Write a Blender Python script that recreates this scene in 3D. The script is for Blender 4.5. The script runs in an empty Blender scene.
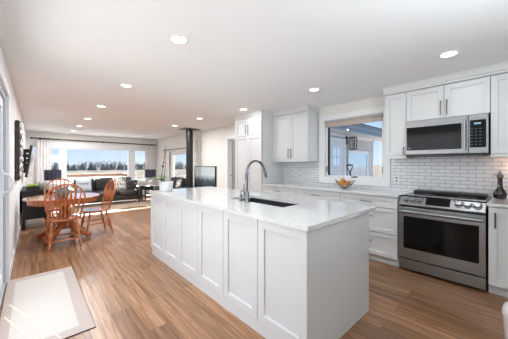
import bpy, bmesh, math, random
from mathutils import Vector, Matrix
random.seed(7)
SC = bpy.context.scene
COL = SC.collection
PI = math.pi
# ------------------------------------------------------------------ camera
F_PX, CX, CAM_H = 244.0, 254.0, 1.305
TH = math.atan((CX - 31) / F_PX)
cd = bpy.data.cameras.new('camera'); cam = bpy.data.objects.new('camera', cd); COL.objects.link(cam)
cam.location = (0, 0, CAM_H); cam.rotation_euler = (PI / 2, 0, -TH)
cd.sensor_width = 36; cd.lens = F_PX / 508 * 36; cd.shift_y = -5.5 / 508; cd.clip_start = 0.05; cd.clip_end = 900
SC.camera = cam
# ------------------------------------------------------------------ sky, sun, daylight, added fill lamps, exposure
w = bpy.data.worlds.new('sky'); SC.world = w; w.use_nodes = True
nt = w.node_tree; nt.nodes.clear()
out = nt.nodes.new('ShaderNodeOutputWorld'); bg = nt.nodes.new('ShaderNodeBackground')
tc = nt.nodes.new('ShaderNodeTexCoord'); sx = nt.nodes.new('ShaderNodeSeparateXYZ'); rp = nt.nodes.new('ShaderNodeValToRGB')
nt.links.new(tc.outputs['Generated'], sx.inputs[0]); nt.links.new(sx.outputs['Z'], rp.inputs[0])
nt.links.new(rp.outputs[0], bg.inputs[0]); nt.links.new(bg.outputs[0], out.inputs[0])
e = rp.color_ramp.elements
e[0].position = 0.0; e[0].color = (0.66, 0.79, 0.92, 1)
e[1].position = 0.5; e[1].color = (0.40, 0.55, 0.80, 1)
m_ = e.new(0.12); m_.color = (0.46, 0.66, 0.92, 1)
bg.inputs[1].default_value = 1.25
sl = bpy.data.lights.new('sun', 'SUN'); sun = bpy.data.objects.new('sun', sl); COL.objects.link(sun)
sl.energy = 24.0; sl.angle = 0.01; sl.color = (1, 0.95, 0.88)
sun.rotation_euler = Vector((-0.06, -0.88, -0.47)).to_track_quat('-Z', 'Y').to_euler()
def area(name, loc, direction, sxx, syy, power, col=(1, 1, 1)):
    l = bpy.data.lights.new(name, 'AREA'); l.shape = 'RECTANGLE'; l.size = sxx; l.size_y = syy; l.energy = power; l.color = col
    o = bpy.data.objects.new(name, l); COL.objects.link(o); o.location = loc
    o.rotation_euler = Vector(direction).to_track_quat('-Z', 'Y').to_euler(); return o
area('daylight_patio_door', (-0.16, 2.0, 1.1), (1, 0, -0.05), 2.2, 1.9, 23, (0.98, 0.99, 1.0))
area('rear_fill_light', (2.0, -4.9, 1.45), (0, 1, 0.05), 3.0, 1.4, 6, (0.95, 0.98, 1.0))  # unseen fill lamp added behind the viewer to brighten the room
area('ceiling_bounce_fill', (1.2, -0.8, 1.7), (0.12, 0.6, 1), 1.0, 1.0, 48, (0.80, 0.93, 1.0))  # added fill lamp bounced off the ceiling, not a fixture of the room
SC.view_settings.view_transform = 'Standard'; SC.view_settings.look = 'None'
SC.view_settings.exposure = -0.12; SC.view_settings.gamma = 1.0; SC.view_settings.use_curve_mapping = False
DOWNLIGHT_W = [11, 17, 26, 32, 32, 28, 3.5, 4, 5, 13, 28]

# ------------------------------------------------------------------ materials
def lin(c):
    return tuple(((v / 255) / 12.92 if v / 255 <= .04045 else ((v / 255 + .055) / 1.055) ** 2.4) for v in c) + (1,)
def mat(name, col, rough=.5, metal=0, var=.04, scale=12, bump=0, bscale=60, emit=None, coat=0, stretch=None, spec=None, trans=0):
    m = bpy.data.materials.new(name); m.use_nodes = True; n = m.node_tree; b = n.nodes['Principled BSDF']
    c = lin(col); t = n.nodes.new('ShaderNodeTexCoord'); no = n.nodes.new('ShaderNodeTexNoise')
    mp = n.nodes.new('ShaderNodeMapping'); n.links.new(t.outputs['Object'], mp.inputs[0]); n.links.new(mp.outputs[0], no.inputs[0])
    if stretch: mp.inputs['Scale'].default_value = stretch
    no.inputs['Scale'].default_value = scale; no.inputs['Detail'].default_value = 4
    r = n.nodes.new('ShaderNodeValToRGB')
    r.color_ramp.elements[0].color = tuple(v * (1 - var) for v in c[:3]) + (1,); r.color_ramp.elements[0].position = .3
    r.color_ramp.elements[1].color = tuple(min(1, v * (1 + var)) for v in c[:3]) + (1,); r.color_ramp.elements[1].position = .7
    n.links.new(no.outputs[0], r.inputs[0]); n.links.new(r.outputs[0], b.inputs['Base Color'])
    b.inputs['Roughness'].default_value = rough; b.inputs['Metallic'].default_value = metal
    if coat: b.inputs['Coat Weight'].default_value = coat; b.inputs['Coat Roughness'].default_value = .08
    if spec is not None: b.inputs['Specular IOR Level'].default_value = spec
    if bump:
        n2 = n.nodes.new('ShaderNodeTexNoise'); n2.inputs['Scale'].default_value = bscale; n.links.new(mp.outputs[0], n2.inputs[0])
        bp = n.nodes.new('ShaderNodeBump'); bp.inputs['Strength'].default_value = bump; bp.inputs['Distance'].default_value = .01
        n.links.new(n2.outputs[0], bp.inputs['Height']); n.links.new(bp.outputs[0], b.inputs['Normal'])
    if emit:
        b.inputs['Emission Color'].default_value = c; b.inputs['Emission Strength'].default_value = emit
    return m
def swz(n, vec, a, b_):      # pick two axes of a vector as texture u, v
    s = n.nodes.new('ShaderNodeSeparateXYZ'); n.links.new(vec, s.inputs[0]); c = n.nodes.new('ShaderNodeCombineXYZ')
    n.links.new(s.outputs[a], c.inputs[0]); n.links.new(s.outputs[b_], c.inputs[1]); return c.outputs[0]
def mix(n, kind, fac, a, b_):
    x = n.nodes.new('ShaderNodeMix'); x.data_type = 'RGBA'; x.blend_type = kind
    for sock, v in ((x.inputs[0], fac), (x.inputs[6], a), (x.inputs[7], b_)):
        if isinstance(v, (int, float)) or isinstance(v, tuple): sock.default_value = v
        else: n.links.new(v, sock)
    return x.outputs[2]
def floor_mat():
    m = bpy.data.materials.new('vinyl_planks'); m.use_nodes = True; n = m.node_tree; b = n.nodes['Principled BSDF']
    t = n.nodes.new('ShaderNodeTexCoord'); uv = swz(n, t.outputs['Object'], 1, 0)
    br = n.nodes.new('ShaderNodeTexBrick'); n.links.new(uv, br.inputs[0]); br.inputs['Scale'].default_value = 1
    br.offset = .37; br.inputs['Brick Width'].default_value = 1.2; br.inputs['Row Height'].default_value = .17
    br.inputs['Mortar Size'].default_value = .0016; br.inputs['Color1'].default_value = (0, 0, 0, 1); br.inputs['Color2'].default_value = (1, 1, 1, 1)
    br.inputs['Mortar'].default_value = (.5, .5, .5, 1)
    sh = n.nodes.new('ShaderNodeVectorMath'); sh.operation = 'MULTIPLY_ADD'
    n.links.new(br.outputs['Color'], sh.inputs[0]); sh.inputs[1].default_value = (7, 13, 5); n.links.new(t.outputs['Object'], sh.inputs[2])
    mp = n.nodes.new('ShaderNodeMapping'); mp.inputs['Scale'].default_value = (24, 1.0, 1); n.links.new(sh.outputs[0], mp.inputs[0])
    no = n.nodes.new('ShaderNodeTexNoise'); no.inputs['Scale'].default_value = 1.6; no.inputs['Detail'].default_value = 7; no.inputs['Roughness'].default_value = .62
    no.inputs['Distortion'].default_value = .6; n.links.new(mp.outputs[0], no.inputs[0])
    r = n.nodes.new('ShaderNodeValToRGB'); el = r.color_ramp.elements
    el[0].position = .28; el[0].color = lin((110, 70, 44)); el[1].position = .74; el[1].color = lin((194, 153, 118))
    q = el.new(.5); q.color = lin((158, 116, 83)); n.links.new(no.outputs[0], r.inputs[0])
    r2 = n.nodes.new('ShaderNodeValToRGB'); r2.color_ramp.elements[0].color = (.70, .68, .67, 1); r2.color_ramp.elements[1].color = (1.12, 1.12, 1.12, 1)
    n.links.new(br.outputs['Color'], r2.inputs[0])
    c = mix(n, 'MULTIPLY', 1.0, r.outputs[0], r2.outputs[0])
    c = mix(n, 'MIX', br.outputs['Fac'], c, lin((84, 60, 46)))
    n.links.new(c, b.inputs['Base Color']); b.inputs['Roughness'].default_value = .3
    bp = n.nodes.new('ShaderNodeBump'); bp.inputs['Strength'].default_value = .12; bp.inputs['Distance'].default_value = .003
    n.links.new(no.outputs[0], bp.inputs['Height']); n.links.new(bp.outputs[0], b.inputs['Normal'])
    return m
def tile_mat():
    m = bpy.data.materials.new('subway_tile'); m.use_nodes = True; n = m.node_tree; b = n.nodes['Principled BSDF']
    t = n.nodes.new('ShaderNodeTexCoord'); uv = swz(n, t.outputs['Object'], 1, 2)
    br = n.nodes.new('ShaderNodeTexBrick'); n.links.new(uv, br.inputs[0]); br.inputs['Scale'].default_value = 1
    br.inputs['Brick Width'].default_value = .15; br.inputs['Row Height'].default_value = .0475; br.inputs['Mortar Size'].default_value = .0032
    br.inputs['Mortar Smooth'].default_value = .3
    br.inputs['Color1'].default_value = lin((232, 233, 236)); br.inputs['Color2'].default_value = lin((224, 226, 230)); br.inputs['Mortar'].default_value = lin((158, 160, 164))
    n.links.new(br.outputs['Color'], b.inputs['Base Color']); b.inputs['Roughness'].default_value = .12
    bp = n.nodes.new('ShaderNodeBump'); bp.invert = True; bp.inputs['Strength'].default_value = .6; bp.inputs['Distance'].default_value = .004
    n.links.new(br.outputs['Fac'], bp.inputs['Height'])
    no = n.nodes.new('ShaderNodeTexNoise'); no.inputs['Scale'].default_value = 9; n.links.new(t.outputs['Object'], no.inputs[0])
    b2 = n.nodes.new('ShaderNodeBump'); b2.inputs['Strength'].default_value = .12; b2.inputs['Distance'].default_value = .02
    n.links.new(no.outputs[0], b2.inputs['Height']); n.links.new(bp.outputs[0], b2.inputs['Normal']); n.links.new(b2.outputs[0], b.inputs['Normal'])
    return m
def ramp_mat(name, coord_scale, tex, stops, rough=.5, tscale=1.0, detail=4, sep=None, **kw):
    """noise / wave texture through a colour ramp"""
    m = bpy.data.materials.new(name); m.use_nodes = True; n = m.node_tree; b = n.nodes['Principled BSDF']
    t = n.nodes.new('ShaderNodeTexCoord'); mp = n.nodes.new('ShaderNodeMapping'); mp.inputs['Scale'].default_value = coord_scale
    if 'rot' in kw: mp.inputs['Rotation'].default_value = kw['rot']
    n.links.new(t.outputs['Object'], mp.inputs[0])
    x = n.nodes.new({'noise': 'ShaderNodeTexNoise', 'wave': 'ShaderNodeTexWave', 'vor': 'ShaderNodeTexVoronoi', 'mus': 'ShaderNodeTexNoise'}[tex])
    x.inputs['Scale'].default_value = tscale; n.links.new(mp.outputs[0], x.inputs[0])
    if tex == 'noise': x.inputs['Detail'].default_value = detail
    if tex == 'wave': x.inputs['Distortion'].default_value = kw.get('dist', 0); x.bands_direction = kw.get('dir', 'X')
    r = n.nodes.new('ShaderNodeValToRGB'); el = r.color_ramp.elements
    if kw.get('const'): r.color_ramp.interpolation = 'CONSTANT'
    el[0].position, el[0].color = stops[0][0], lin(stops[0][1]); el[1].position, el[1].color = stops[-1][0], lin(stops[-1][1])
    for p, c in stops[1:-1]: q = el.new(p); q.color = lin(c)
    n.links.new(x.outputs[0], r.inputs[0]); n.links.new(r.outputs[0], b.inputs['Base Color'])
    b.inputs['Roughness'].default_value = rough; b.inputs['Metallic'].default_value = kw.get('metal', 0)
    if kw.get('coat'): b.inputs['Coat Weight'].default_value = kw['coat']; b.inputs['Coat Roughness'].default_value = .1
    if kw.get('bump'):
        bp = n.nodes.new('ShaderNodeBump'); bp.inputs['Strength'].default_value = kw['bump']; bp.inputs['Distance'].default_value = .006
        n.links.new(x.outputs[0], bp.inputs['Height']); n.links.new(bp.outputs[0], b.inputs['Normal'])
    return m
def glass_mat(name, tint=(1, 1, 1, 1), refl=.5):
    m = bpy.data.materials.new(name); m.use_nodes = True; n = m.node_tree; n.nodes.clear()
    o = n.nodes.new('ShaderNodeOutputMaterial'); a = n.nodes.new('ShaderNodeBsdfTransparent'); g = n.nodes.new('ShaderNodeBsdfGlossy')
    a.inputs[0].default_value = tint; g.inputs['Roughness'].default_value = .02; lw_ = n.nodes.new('ShaderNodeLayerWeight'); pw = n.nodes.new('ShaderNodeMath'); pw.operation = 'POWER'; pw.inputs[1].default_value = 5; fr = n.nodes.new('ShaderNodeMath'); fr.operation = 'MULTIPLY_ADD'; fr.inputs[1].default_value = .9; fr.inputs[2].default_value = .03; n.links.new(lw_.outputs['Facing'], pw.inputs[0]); n.links.new(pw.outputs[0], fr.inputs[0]); lw_.inputs[0].default_value = .5
    mx = n.nodes.new('ShaderNodeMixShader'); n.links.new(fr.outputs[0], mx.inputs[0]); n.links.new(a.outputs[0], mx.inputs[1]); n.links.new(g.outputs[0], mx.inputs[2])
    n.links.new(mx.outputs[0], o.inputs[0]); return m
MT = {}
MT['floor'] = floor_mat(); MT['tile'] = tile_mat()
MT['wall'] = mat('wall_paint', (236, 233, 228), .85, var=.01, bump=.04, bscale=180)
MT['wall_cool'] = mat('wall_paint_left', (236, 237, 239), .85, var=.01, bump=.04, bscale=180)
MT['ceiling'] = mat('ceiling_paint', (246, 246, 246), .9, var=.01, bump=.05, bscale=220)
MT['trim'] = mat('white_trim', (240, 240, 240), .4, var=.01)
MT['vinyl'] = mat('white_vinyl_frame', (236, 238, 241), .35, var=.01)
MT['greyvinyl'] = mat('grey_door_frame', (176, 183, 190), .4, var=.02)
MT['cab'] = mat('cabinet_paint', (222, 223, 223), .38, var=.008)
MT['socketgrey'] = mat('outlet_socket_grey', (150, 150, 152), .6, var=.02)  # plain mid grey, worn by the outlet sockets
MT['quartz'] = ramp_mat('quartz', (1, 1, 1), 'noise', [(.28, (204, 205, 206)), (.42, (219, 219, 218)), (.6, (223, 223, 221)), (.78, (216, 217, 218))], .08, 60, 8, coat=.3)
MT['chrome'] = mat('brushed_nickel', (122, 120, 117), .3, 1, var=.05)
MT['faucet'] = mat('faucet_steel', (128, 129, 132), .2, 1, var=.03)
MT['steel'] = ramp_mat('stainless', (1, .6, 90), 'noise', [(.3, (146, 147, 148)), (.7, (170, 171, 172))], .36, 6, 3, metal=1)
MT['steeldark'] = mat('dark_steel', (72, 72, 74), .35, .9, var=.05)
MT['blackglass'] = mat('black_glass', (8, 8, 9), .06, 0, var=.1, spec=.3)
MT['black'] = mat('black_enamel', (20, 20, 21), .35, var=.1)
MT['blackwood'] = mat('black_painted_wood', (22, 23, 26), .45, var=.2, scale=5, stretch=(1, 1, 8))
MT['sink'] = mat('granite_sink', (58, 59, 62), .4, .3, var=.25, scale=160)
MT['rubber'] = mat('dark_rubber', (34, 34, 36), .6, var=.1)
MT['oak'] = ramp_mat('oak', (6, 6, 1.2), 'noise', [(.3, (134, 66, 32)), (.5, (184, 100, 52)), (.72, (208, 138, 84))], .28, 5, 6, coat=.35)
MT['oaktop'] = ramp_mat('oak_table_top', (1.2, 9, 4), 'noise', [(.3, (150, 78, 40)), (.5, (192, 112, 62)), (.72, (212, 136, 84))], .22, 4, 6, coat=1)
MT['leather'] = mat('brown_leather', (52, 47, 48), .36, var=.18, scale=6, bump=.25, bscale=30)
MT['leatherseat'] = mat('brown_leather_seat', (66, 59, 58), .34, var=.18, scale=6, bump=.25, bscale=30)
MT['navy'] = ramp_mat('navy_shade_fabric', (1, 1, .05), 'noise', [(.35, (38, 40, 58)), (.65, (62, 64, 82))], .8, 40, 3, bump=.2)
MT['ceramic'] = mat('white_ceramic', (228, 222, 220), .22, var=.02)
MT['curtain'] = ramp_mat('patterned_curtain', (1, 1, .7), 'vor', [(.12, (222, 212, 212)), (.34, (240, 234, 233)), (.6, (242, 237, 236))], .85, 14)
MT['rod'] = mat('bronze_rod', (70, 62, 58), .35, .6, var=.1)
MT['rug'] = ramp_mat('woven_rug', (1, 1, 1), 'wave', [(.2, (204, 194, 186)), (.5, (215, 207, 199)), (.9, (222, 214, 207))], .95, 9, dist=0, dir='Y', bump=.5)
MT['rugborder'] = mat('rug_border', (196, 180, 172), .95, var=.06, scale=90, bump=.4, bscale=220)
MT['sunstreak'] = mat('rug_sun_streak', (238, 230, 208), .95, var=.03, bump=.3, bscale=220)  # pale cream stands in for streaks of sunlight on the rug
MT['rugedge'] = mat('rug_backing', (40, 36, 34), .9)
MT['striped'] = ramp_mat('striped_area_rug', (0, 1, 0), 'wave', [(.4, (142, 112, 86)), (.6, (196, 178, 158))], .95, 3.2, dir='Y')
MT['pillowgrey'] = mat('pale_grey_cotton', (192, 198, 204), .9, var=.06, scale=50, bump=.2)
MT['pillowfloral'] = ramp_mat('floral_cotton', (1, 1, 1), 'noise', [(.42, (44, 42, 46)), (.47, (228, 222, 214)), (.8, (236, 230, 224))], .9, 17, 3)
MT['pillowdark'] = ramp_mat('dark_print_cotton', (1, 1, 1), 'noise', [(.4, (46, 44, 48)), (.62, (60, 58, 62)), (.7, (206, 200, 196))], .9, 13, 3)
MT['print'] = mat('charcoal_print', (70, 72, 78), .9)
MT['leaf'] = mat('green_leaf', (96, 132, 72), .45, var=.3, scale=30)
MT['stem'] = mat('dark_stem', (58, 50, 44), .6, var=.2)
MT['twig'] = mat('grey_twig', (120, 116, 112), .7, var=.2)
MT['pot'] = ramp_mat('brushed_white_pot', (6, 6, 1), 'noise', [(.3, (204, 205, 206)), (.7, (232, 232, 232))], .45, 4, 4)
MT['soil'] = mat('dark_soil', (52, 44, 38), .95, var=.3, scale=60, bump=.6)
MT['bluepot'] = mat('blue_grey_stoneware', (98, 116, 122), .4, var=.12, scale=20)
MT['silver'] = mat('antique_silver', (224, 223, 221), .28, .8, var=.3, scale=25, bump=.4, bscale=30)
MT['bronzewood'] = mat('dark_bronze_wood', (48, 44, 42), .5, var=.2)
MT['mirror'] = mat('mirror_glass', (200, 204, 206), .03, 1, var=.01)
MT['tvblack'] = mat('television_plastic', (14, 14, 16), .4)
MT['screen'] = mat('television_screen', (24, 26, 30), .08, coat=1)
MT['orange'] = mat('orange_peel', (232, 146, 42), .42, var=.12, scale=14, bump=.3, bscale=120)
MT['yellow'] = mat('yellow_peel', (226, 188, 84), .42, var=.1, scale=20)
MT['lime'] = mat('green_peel', (104, 142, 54), .4, var=.2, scale=20)
MT['bottle'] = ramp_mat('dark_studded_glass', (1, 1, 1), 'vor', [(.02, (40, 36, 40)), (.06, (9, 8, 9)), (.5, (10, 9, 10))], .1, 42, coat=.6)
MT['pewter'] = mat('pewter', (150, 142, 134), .35, .8, var=.2)
MT['outlet'] = mat('outlet_plastic', (232, 232, 232), .35, var=.01)
MT['slot'] = mat('outlet_slot', (60, 60, 62), .5)
MT['shade'] = mat('roller_shade_fabric', (196, 180, 172), .85, var=.05, scale=80, bump=.1)
MT['shadebox'] = mat('roller_cassette', (176, 172, 168), .5, var=.03)
MT['glass'] = glass_mat('window_glass')
MT['frost'] = mat('frosted_door_glass', (150, 153, 157), .3, var=.03)
MT['flame'] = mat('lamp_diffuser', (255, 252, 244), .5, emit=6.0)
MT['display'] = mat('lit_display', (150, 176, 196), .3, emit=.12)
MT['legend'] = mat('grey_key_legend', (150, 150, 152), .5)
MT['snow'] = ramp_mat('snowy_stubble_field', (1, .18, 1), 'noise', [(.35, (112, 106, 98)), (.55, (126, 123, 118)), (.8, (140, 138, 136))], .95, .35, 6)
MT['snow'].node_tree.nodes['Principled BSDF'].inputs['Specular IOR Level'].default_value = 0
MT['deckwood'] = mat('deck_cap_wood', (140, 104, 78), .7, var=.12, scale=8)
MT['deckboard'] = mat('snow_covered_deck', (236, 236, 238), 1.0, spec=0, var=.1, scale=6, stretch=(8, 1, 1))
MT['rail_white'] = mat('white_rail_panel', (232, 232, 232), .5, var=.01)
MT['twigs'] = mat('haze_paled_bark', (142, 136, 136), .95, var=.25, scale=.6)  # bark colour lightened to imitate distance haze
MT['spruce'] = mat('haze_paled_spruce', (112, 118, 118), .95, var=.25, scale=.5)  # spruce colour likewise paled for haze
MT['siding'] = mat('grey_blue_siding', (196, 192, 186), .6, var=.03)
MT['sidetrim'] = mat('outside_white_trim', (226, 226, 228), .5, var=.01)
MT['soffit'] = mat('blue_grey_soffit', (112, 132, 148), .5, var=.05)
MT['soffittan'] = mat('tan_white_soffit', (206, 200, 194), .6, var=.02)
MT['fascia'] = mat('dark_blue_fascia', (70, 84, 98), .5, var=.05)
MT['outdoor'] = mat('pale_grey_entry_door', (214, 214, 212), .45, var=.02)
MT['winref'] = mat('sky_tinted_glass', (206, 224, 236), .08, .75, var=.05)  # pale blue base colour imitates the sky reflected in the panes
MT['darkmetal'] = mat('black_metal', (32, 32, 34), .4, .5, var=.1)
MT['lantern_glass'] = mat('lantern_glass', (190, 184, 170), .15, var=.04)
MT['art'] = None
def art_mat():
    m = bpy.data.materials.new('misty_forest_picture'); m.use_nodes = True; n = m.node_tree; b = n.nodes['Principled BSDF']
    t = n.nodes.new('ShaderNodeTexCoord'); s = n.nodes.new('ShaderNodeSeparateXYZ'); n.links.new(t.outputs['Object'], s.inputs[0])
    no = n.nodes.new('ShaderNodeTexNoise'); no.inputs['Scale'].default_value = 5; no.inputs['Detail'].default_value = 6
    mp = n.nodes.new('ShaderNodeMapping'); mp.inputs['Scale'].default_value = (1, 1.4, 1); n.links.new(t.outputs['Object'], mp.inputs[0]); n.links.new(mp.outputs[0], no.inputs[0])
    a = n.nodes.new('ShaderNodeMath'); a.operation = 'MULTIPLY_ADD'; n.links.new(no.outputs[0], a.inputs[0]); a.inputs[1].default_value = .2; n.links.new(s.outputs[2], a.inputs[2])
    r = n.nodes.new('ShaderNodeMapRange'); r.inputs[1].default_value = .62; r.inputs[2].default_value = 1.36; n.links.new(a.outputs[0], r.inputs[0])
    c = n.nodes.new('ShaderNodeValToRGB'); el = c.color_ramp.elements
    el[0].color = lin((40, 50, 56)); el[1].color = lin((196, 210, 216)); q = el.new(.38); q.color = lin((92, 106, 112)); q = el.new(.6); q.color = lin((212, 220, 222))
    n.links.new(r.outputs[0], c.inputs[0]); n.links.new(c.outputs[0], b.inputs['Base Color']); b.inputs['Roughness'].default_value = .25
    return m
MT['art'] = art_mat()

# ------------------------------------------------------------------ mesh builder
class MB:
    def __init__(s): s.b = bmesh.new()
    def _add(s, vs, fs):
        v = [s.b.verts.new(p) for p in vs]
        for f in fs:
            try: s.b.faces.new([v[i] for i in f])
            except ValueError: pass
        return s
    def box(s, x0, x1, y0, y1, z0, z1, M=None):
        x0, x1 = sorted((x0, x1)); y0, y1 = sorted((y0, y1)); z0, z1 = sorted((z0, z1))
        vs = [Vector(p) for p in ((x0,y0,z0),(x1,y0,z0),(x1,y1,z0),(x0,y1,z0),(x0,y0,z1),(x1,y0,z1),(x1,y1,z1),(x0,y1,z1))]
        if M: vs = [M @ v for v in vs]
        return s._add(vs, [(3,2,1,0),(4,5,6,7),(0,1,5,4),(1,2,6,5),(2,3,7,6),(3,0,4,7)])
    def tube(s, pts, rad, seg=10, cap=True, flat=None):
        pts = [Vector(p) for p in pts]; n = len(pts)
        if not isinstance(rad, (list, tuple)): rad = [rad] * n
        vs, fs = [], []; up = None
        for i, p in enumerate(pts):
            t = (pts[min(i+1, n-1)] - pts[max(i-1, 0)]).normalized()
            if up is None:
                up = Vector((0,0,1)) if abs(t.z) < .9 else Vector((0,1,0))
                if flat: up = Vector(flat[1])
            a = t.cross(up).normalized(); b = a.cross(t).normalized(); up = b
            fl = flat[0] if flat else 1
            for k in range(seg):
                q = 2*PI*k/seg; vs.append(p + a*math.cos(q)*rad[i] + b*math.sin(q)*rad[i]*fl)
        for i in range(n-1):
            for k in range(seg):
                fs.append((i*seg+k, i*seg+(k+1)%seg, (i+1)*seg+(k+1)%seg, (i+1)*seg+k))
        if cap: fs.append(tuple(range(seg))[::-1]); fs.append(tuple((n-1)*seg+k for k in range(seg)))
        return s._add(vs, fs)
    def lathe(s, prof, c=(0,0,0), seg=24, M=None, cap=True):
        vs, fs = [], []; c = Vector(c)
        for r, z in prof:
            for k in range(seg):
                q = 2*PI*k/seg; v = Vector((r*math.cos(q), r*math.sin(q), z)); vs.append((M @ v if M else v) + c)
        n = len(prof)
        for i in range(n-1):
            for k in range(seg):
                fs.append((i*seg+k, i*seg+(k+1)%seg, (i+1)*seg+(k+1)%seg, (i+1)*seg+k))
        if cap: fs.append(tuple(range(seg))[::-1]); fs.append(tuple((n-1)*seg+k for k in range(seg)))
        return s._add(vs, fs)
    def prism(s, poly, axis, a, b):
        def P(u, v, t): return {'x': (t,u,v), 'y': (u,t,v), 'z': (u,v,t)}[axis]
        n = len(poly); vs = [P(u,v,a) for u,v in poly] + [P(u,v,b) for u,v in poly]
        fs = [tuple(range(n))[::-1], tuple(range(n, 2*n))] + [(i, (i+1)%n, n+(i+1)%n, n+i) for i in range(n)]
        return s._add(vs, fs)
    def torus(s, c, R, r, M=None, seg=28, rs=8, arc=2*PI, a0=0, sc=(1,1)):
        vs, fs = [], []; full = abs(arc-2*PI) < 1e-6; n = seg if full else seg+1
        for i in range(n):
            a = a0 + arc*i/seg
            for k in range(rs):
                q = 2*PI*k/rs; rr = R + r*math.cos(q)
                v = Vector((rr*math.cos(a)*sc[0], rr*math.sin(a)*sc[1], r*math.sin(q))); vs.append((M @ v if M else v) + Vector(c))
        for i in range(n if full else n-1):
            j = (i+1) % n
            for k in range(rs): fs.append((i*rs+k, j*rs+k, j*rs+(k+1)%rs, i*rs+(k+1)%rs))
        return s._add(vs, fs)
    def ball(s, c, rx, ry=None, rz=None, seg=16):
        ry = ry or rx; rz = rz or rx; n = seg//2
        prof = [(max(1e-4, math.sin(PI*i/n)), -math.cos(PI*i/n)) for i in range(n+1)]
        return s.lathe(prof, c, seg, Matrix.Diagonal((rx, ry, rz)))
    def cushion(s, x0, x1, y0, y1, z0, z1, M=None, n=8, puff=.25):
        """rounded, inflated box"""
        c = Vector(((x0+x1)/2, (y0+y1)/2, (z0+z1)/2)); h = Vector(((x1-x0)/2, (y1-y0)/2, (z1-z0)/2))
        idx = {}; vs = []; fs = []
        def V(p):
            k = tuple(round(q, 4) for q in p)
            if k not in idx:
                idx[k] = len(vs); q = Vector(p); m = max(abs(q.x), abs(q.y), abs(q.z)); L = (abs(q.x)**5 + abs(q.y)**5 + abs(q.z)**5) ** .2
                q = q * (1 / L) if L > 0 else q
                v = Vector((q.x*h.x, q.y*h.y, q.z*h.z)) + c; vs.append(M @ v if M else v)
            return idx[k]
        g = [-1 + 2*i/n for i in range(n+1)]
        for ax in range(3):
            for sg in (-1, 1):
                for i in range(n):
                    for j in range(n):
                        def mk(a, b):
                            p = [0,0,0]; p[ax] = sg; p[(ax+1)%3] = a; p[(ax+2)%3] = b; return V(p)
                        f = [mk(g[i],g[j]), mk(g[i+1],g[j]), mk(g[i+1],g[j+1]), mk(g[i],g[j+1])]
                        fs.append(tuple(f if sg > 0 else f[::-1]))
        return s._add(vs, fs)
    def build(s, name, mat_, parent=None, bevel=0, smooth=None, seg=2):
        bmesh.ops.recalc_face_normals(s.b, faces=s.b.faces[:])
        me = bpy.data.meshes.new(name); s.b.to_mesh(me); s.b.free()
        me.materials.append(MT[mat_] if isinstance(mat_, str) else mat_)
        o = bpy.data.objects.new(name, me); COL.objects.link(o)
        if smooth is not None:
            for p in me.polygons: p.use_smooth = True
            me.set_sharp_from_angle(angle=math.radians(smooth))
        if bevel:
            md = o.modifiers.new('bevel', 'BEVEL'); md.width = bevel; md.segments = seg; md.limit_method = 'ANGLE'; md.angle_limit = .7
        if parent:
            o.parent = parent
            if parent.type == 'EMPTY': o.matrix_parent_inverse = Matrix.Translation(parent.location).inverted()
        return o
def tag(o, label=None, cat=None, group=None, kind=None):
    for k, v in (('label', label), ('category', cat), ('group', group), ('kind', kind)):
        if v: o[k] = v
    return o
def thing(name, label, cat, loc=(0,0,0), group=None, kind=None):
    o = bpy.data.objects.new(name, None); COL.objects.link(o); o.location = loc; o.empty_display_size = .1
    return tag(o, label, cat, group, kind)
def struct(o): o['kind'] = 'structure'; return o
def copy_tree(o, parent=None):
    c = o.copy(); COL.objects.link(c)
    if parent: c.parent = parent
    for ch in list(o.children): copy_tree(ch, c)
    return c

# ------------------------------------------------------------------ setting: floor, ceiling, walls
WX, WY, CZ, BY = 4.05, 10.8, 2.37, -5.0        # right wall, far wall, ceiling, rear wall
struct(MB().box(-.5, WX+.2, BY-.2, WY+.2, -.12, 0).build('floor', 'floor'))
struct(MB().box(-.5, WX+.2, BY-.2, WY+.2, CZ, CZ+.12).build('ceiling', 'ceiling'))
def lx(y): return -.225 + .0092*y           # the left wall's inner face
def lwall(mb, y0, y1, z0, z1, t0=0.0, t1=-.15):
    return mb._add([(lx(y0)+t0,y0,z0),(lx(y1)+t0,y1,z0),(lx(y1)+t0,y1,z1),(lx(y0)+t0,y0,z1),
                    (lx(y0)+t1,y0,z0),(lx(y1)+t1,y1,z0),(lx(y1)+t1,y1,z1),(lx(y0)+t1,y0,z1)],
                   [(0,1,2,3),(7,6,5,4),(0,4,5,1),(1,5,6,2),(2,6,7,3),(3,7,4,0)])
PD0, PD1, PDZ = 1.0, 3.78, 2.04
m = MB(); lwall(m, BY, PD0, 0, CZ); lwall(m, PD1, WY, 0, CZ); lwall(m, PD0, PD1, PDZ, CZ)
struct(m.build('wall_left', 'wall_cool'))
def wall_x(x0, x1, ya, yb, holes):           # wall slab in a plane of constant x with rectangular holes
    m = MB(); y = ya
    for h0, h1, z0, z1 in holes:
        m.box(x0, x1, y, h0, 0, CZ)
        if z0 > 0: m.box(x0, x1, h0, h1, 0, z0)
        m.box(x0, x1, h0, h1, z1, CZ); y = h1
    m.box(x0, x1, y, yb, 0, CZ); return m
KW = (1.44, 2.46, 1.07, 2.10); HD = (4.55, 5.51, 0, 2.0); LW = (7.7, 9.2, .62, 1.70)
struct(wall_x(WX, WX+.14, BY, WY, [KW, HD, LW]).build('wall_right', 'wall'))
m = MB(); FW = (.42, 3.66, .60, 1.87)
m.box(-.3, FW[0], WY, WY+.15, 0, CZ).box(FW[1], WX+.14, WY, WY+.15, 0, CZ).box(FW[0], FW[1], WY, WY+.15, 0, FW[2]).box(FW[0], FW[1], WY, WY+.15, FW[3], CZ)
struct(m.build('wall_far', 'wall'))
struct(MB().box(-.5, WX+.14, BY-.15, BY, 0, CZ).build('wall_rear', 'wall'))
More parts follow.
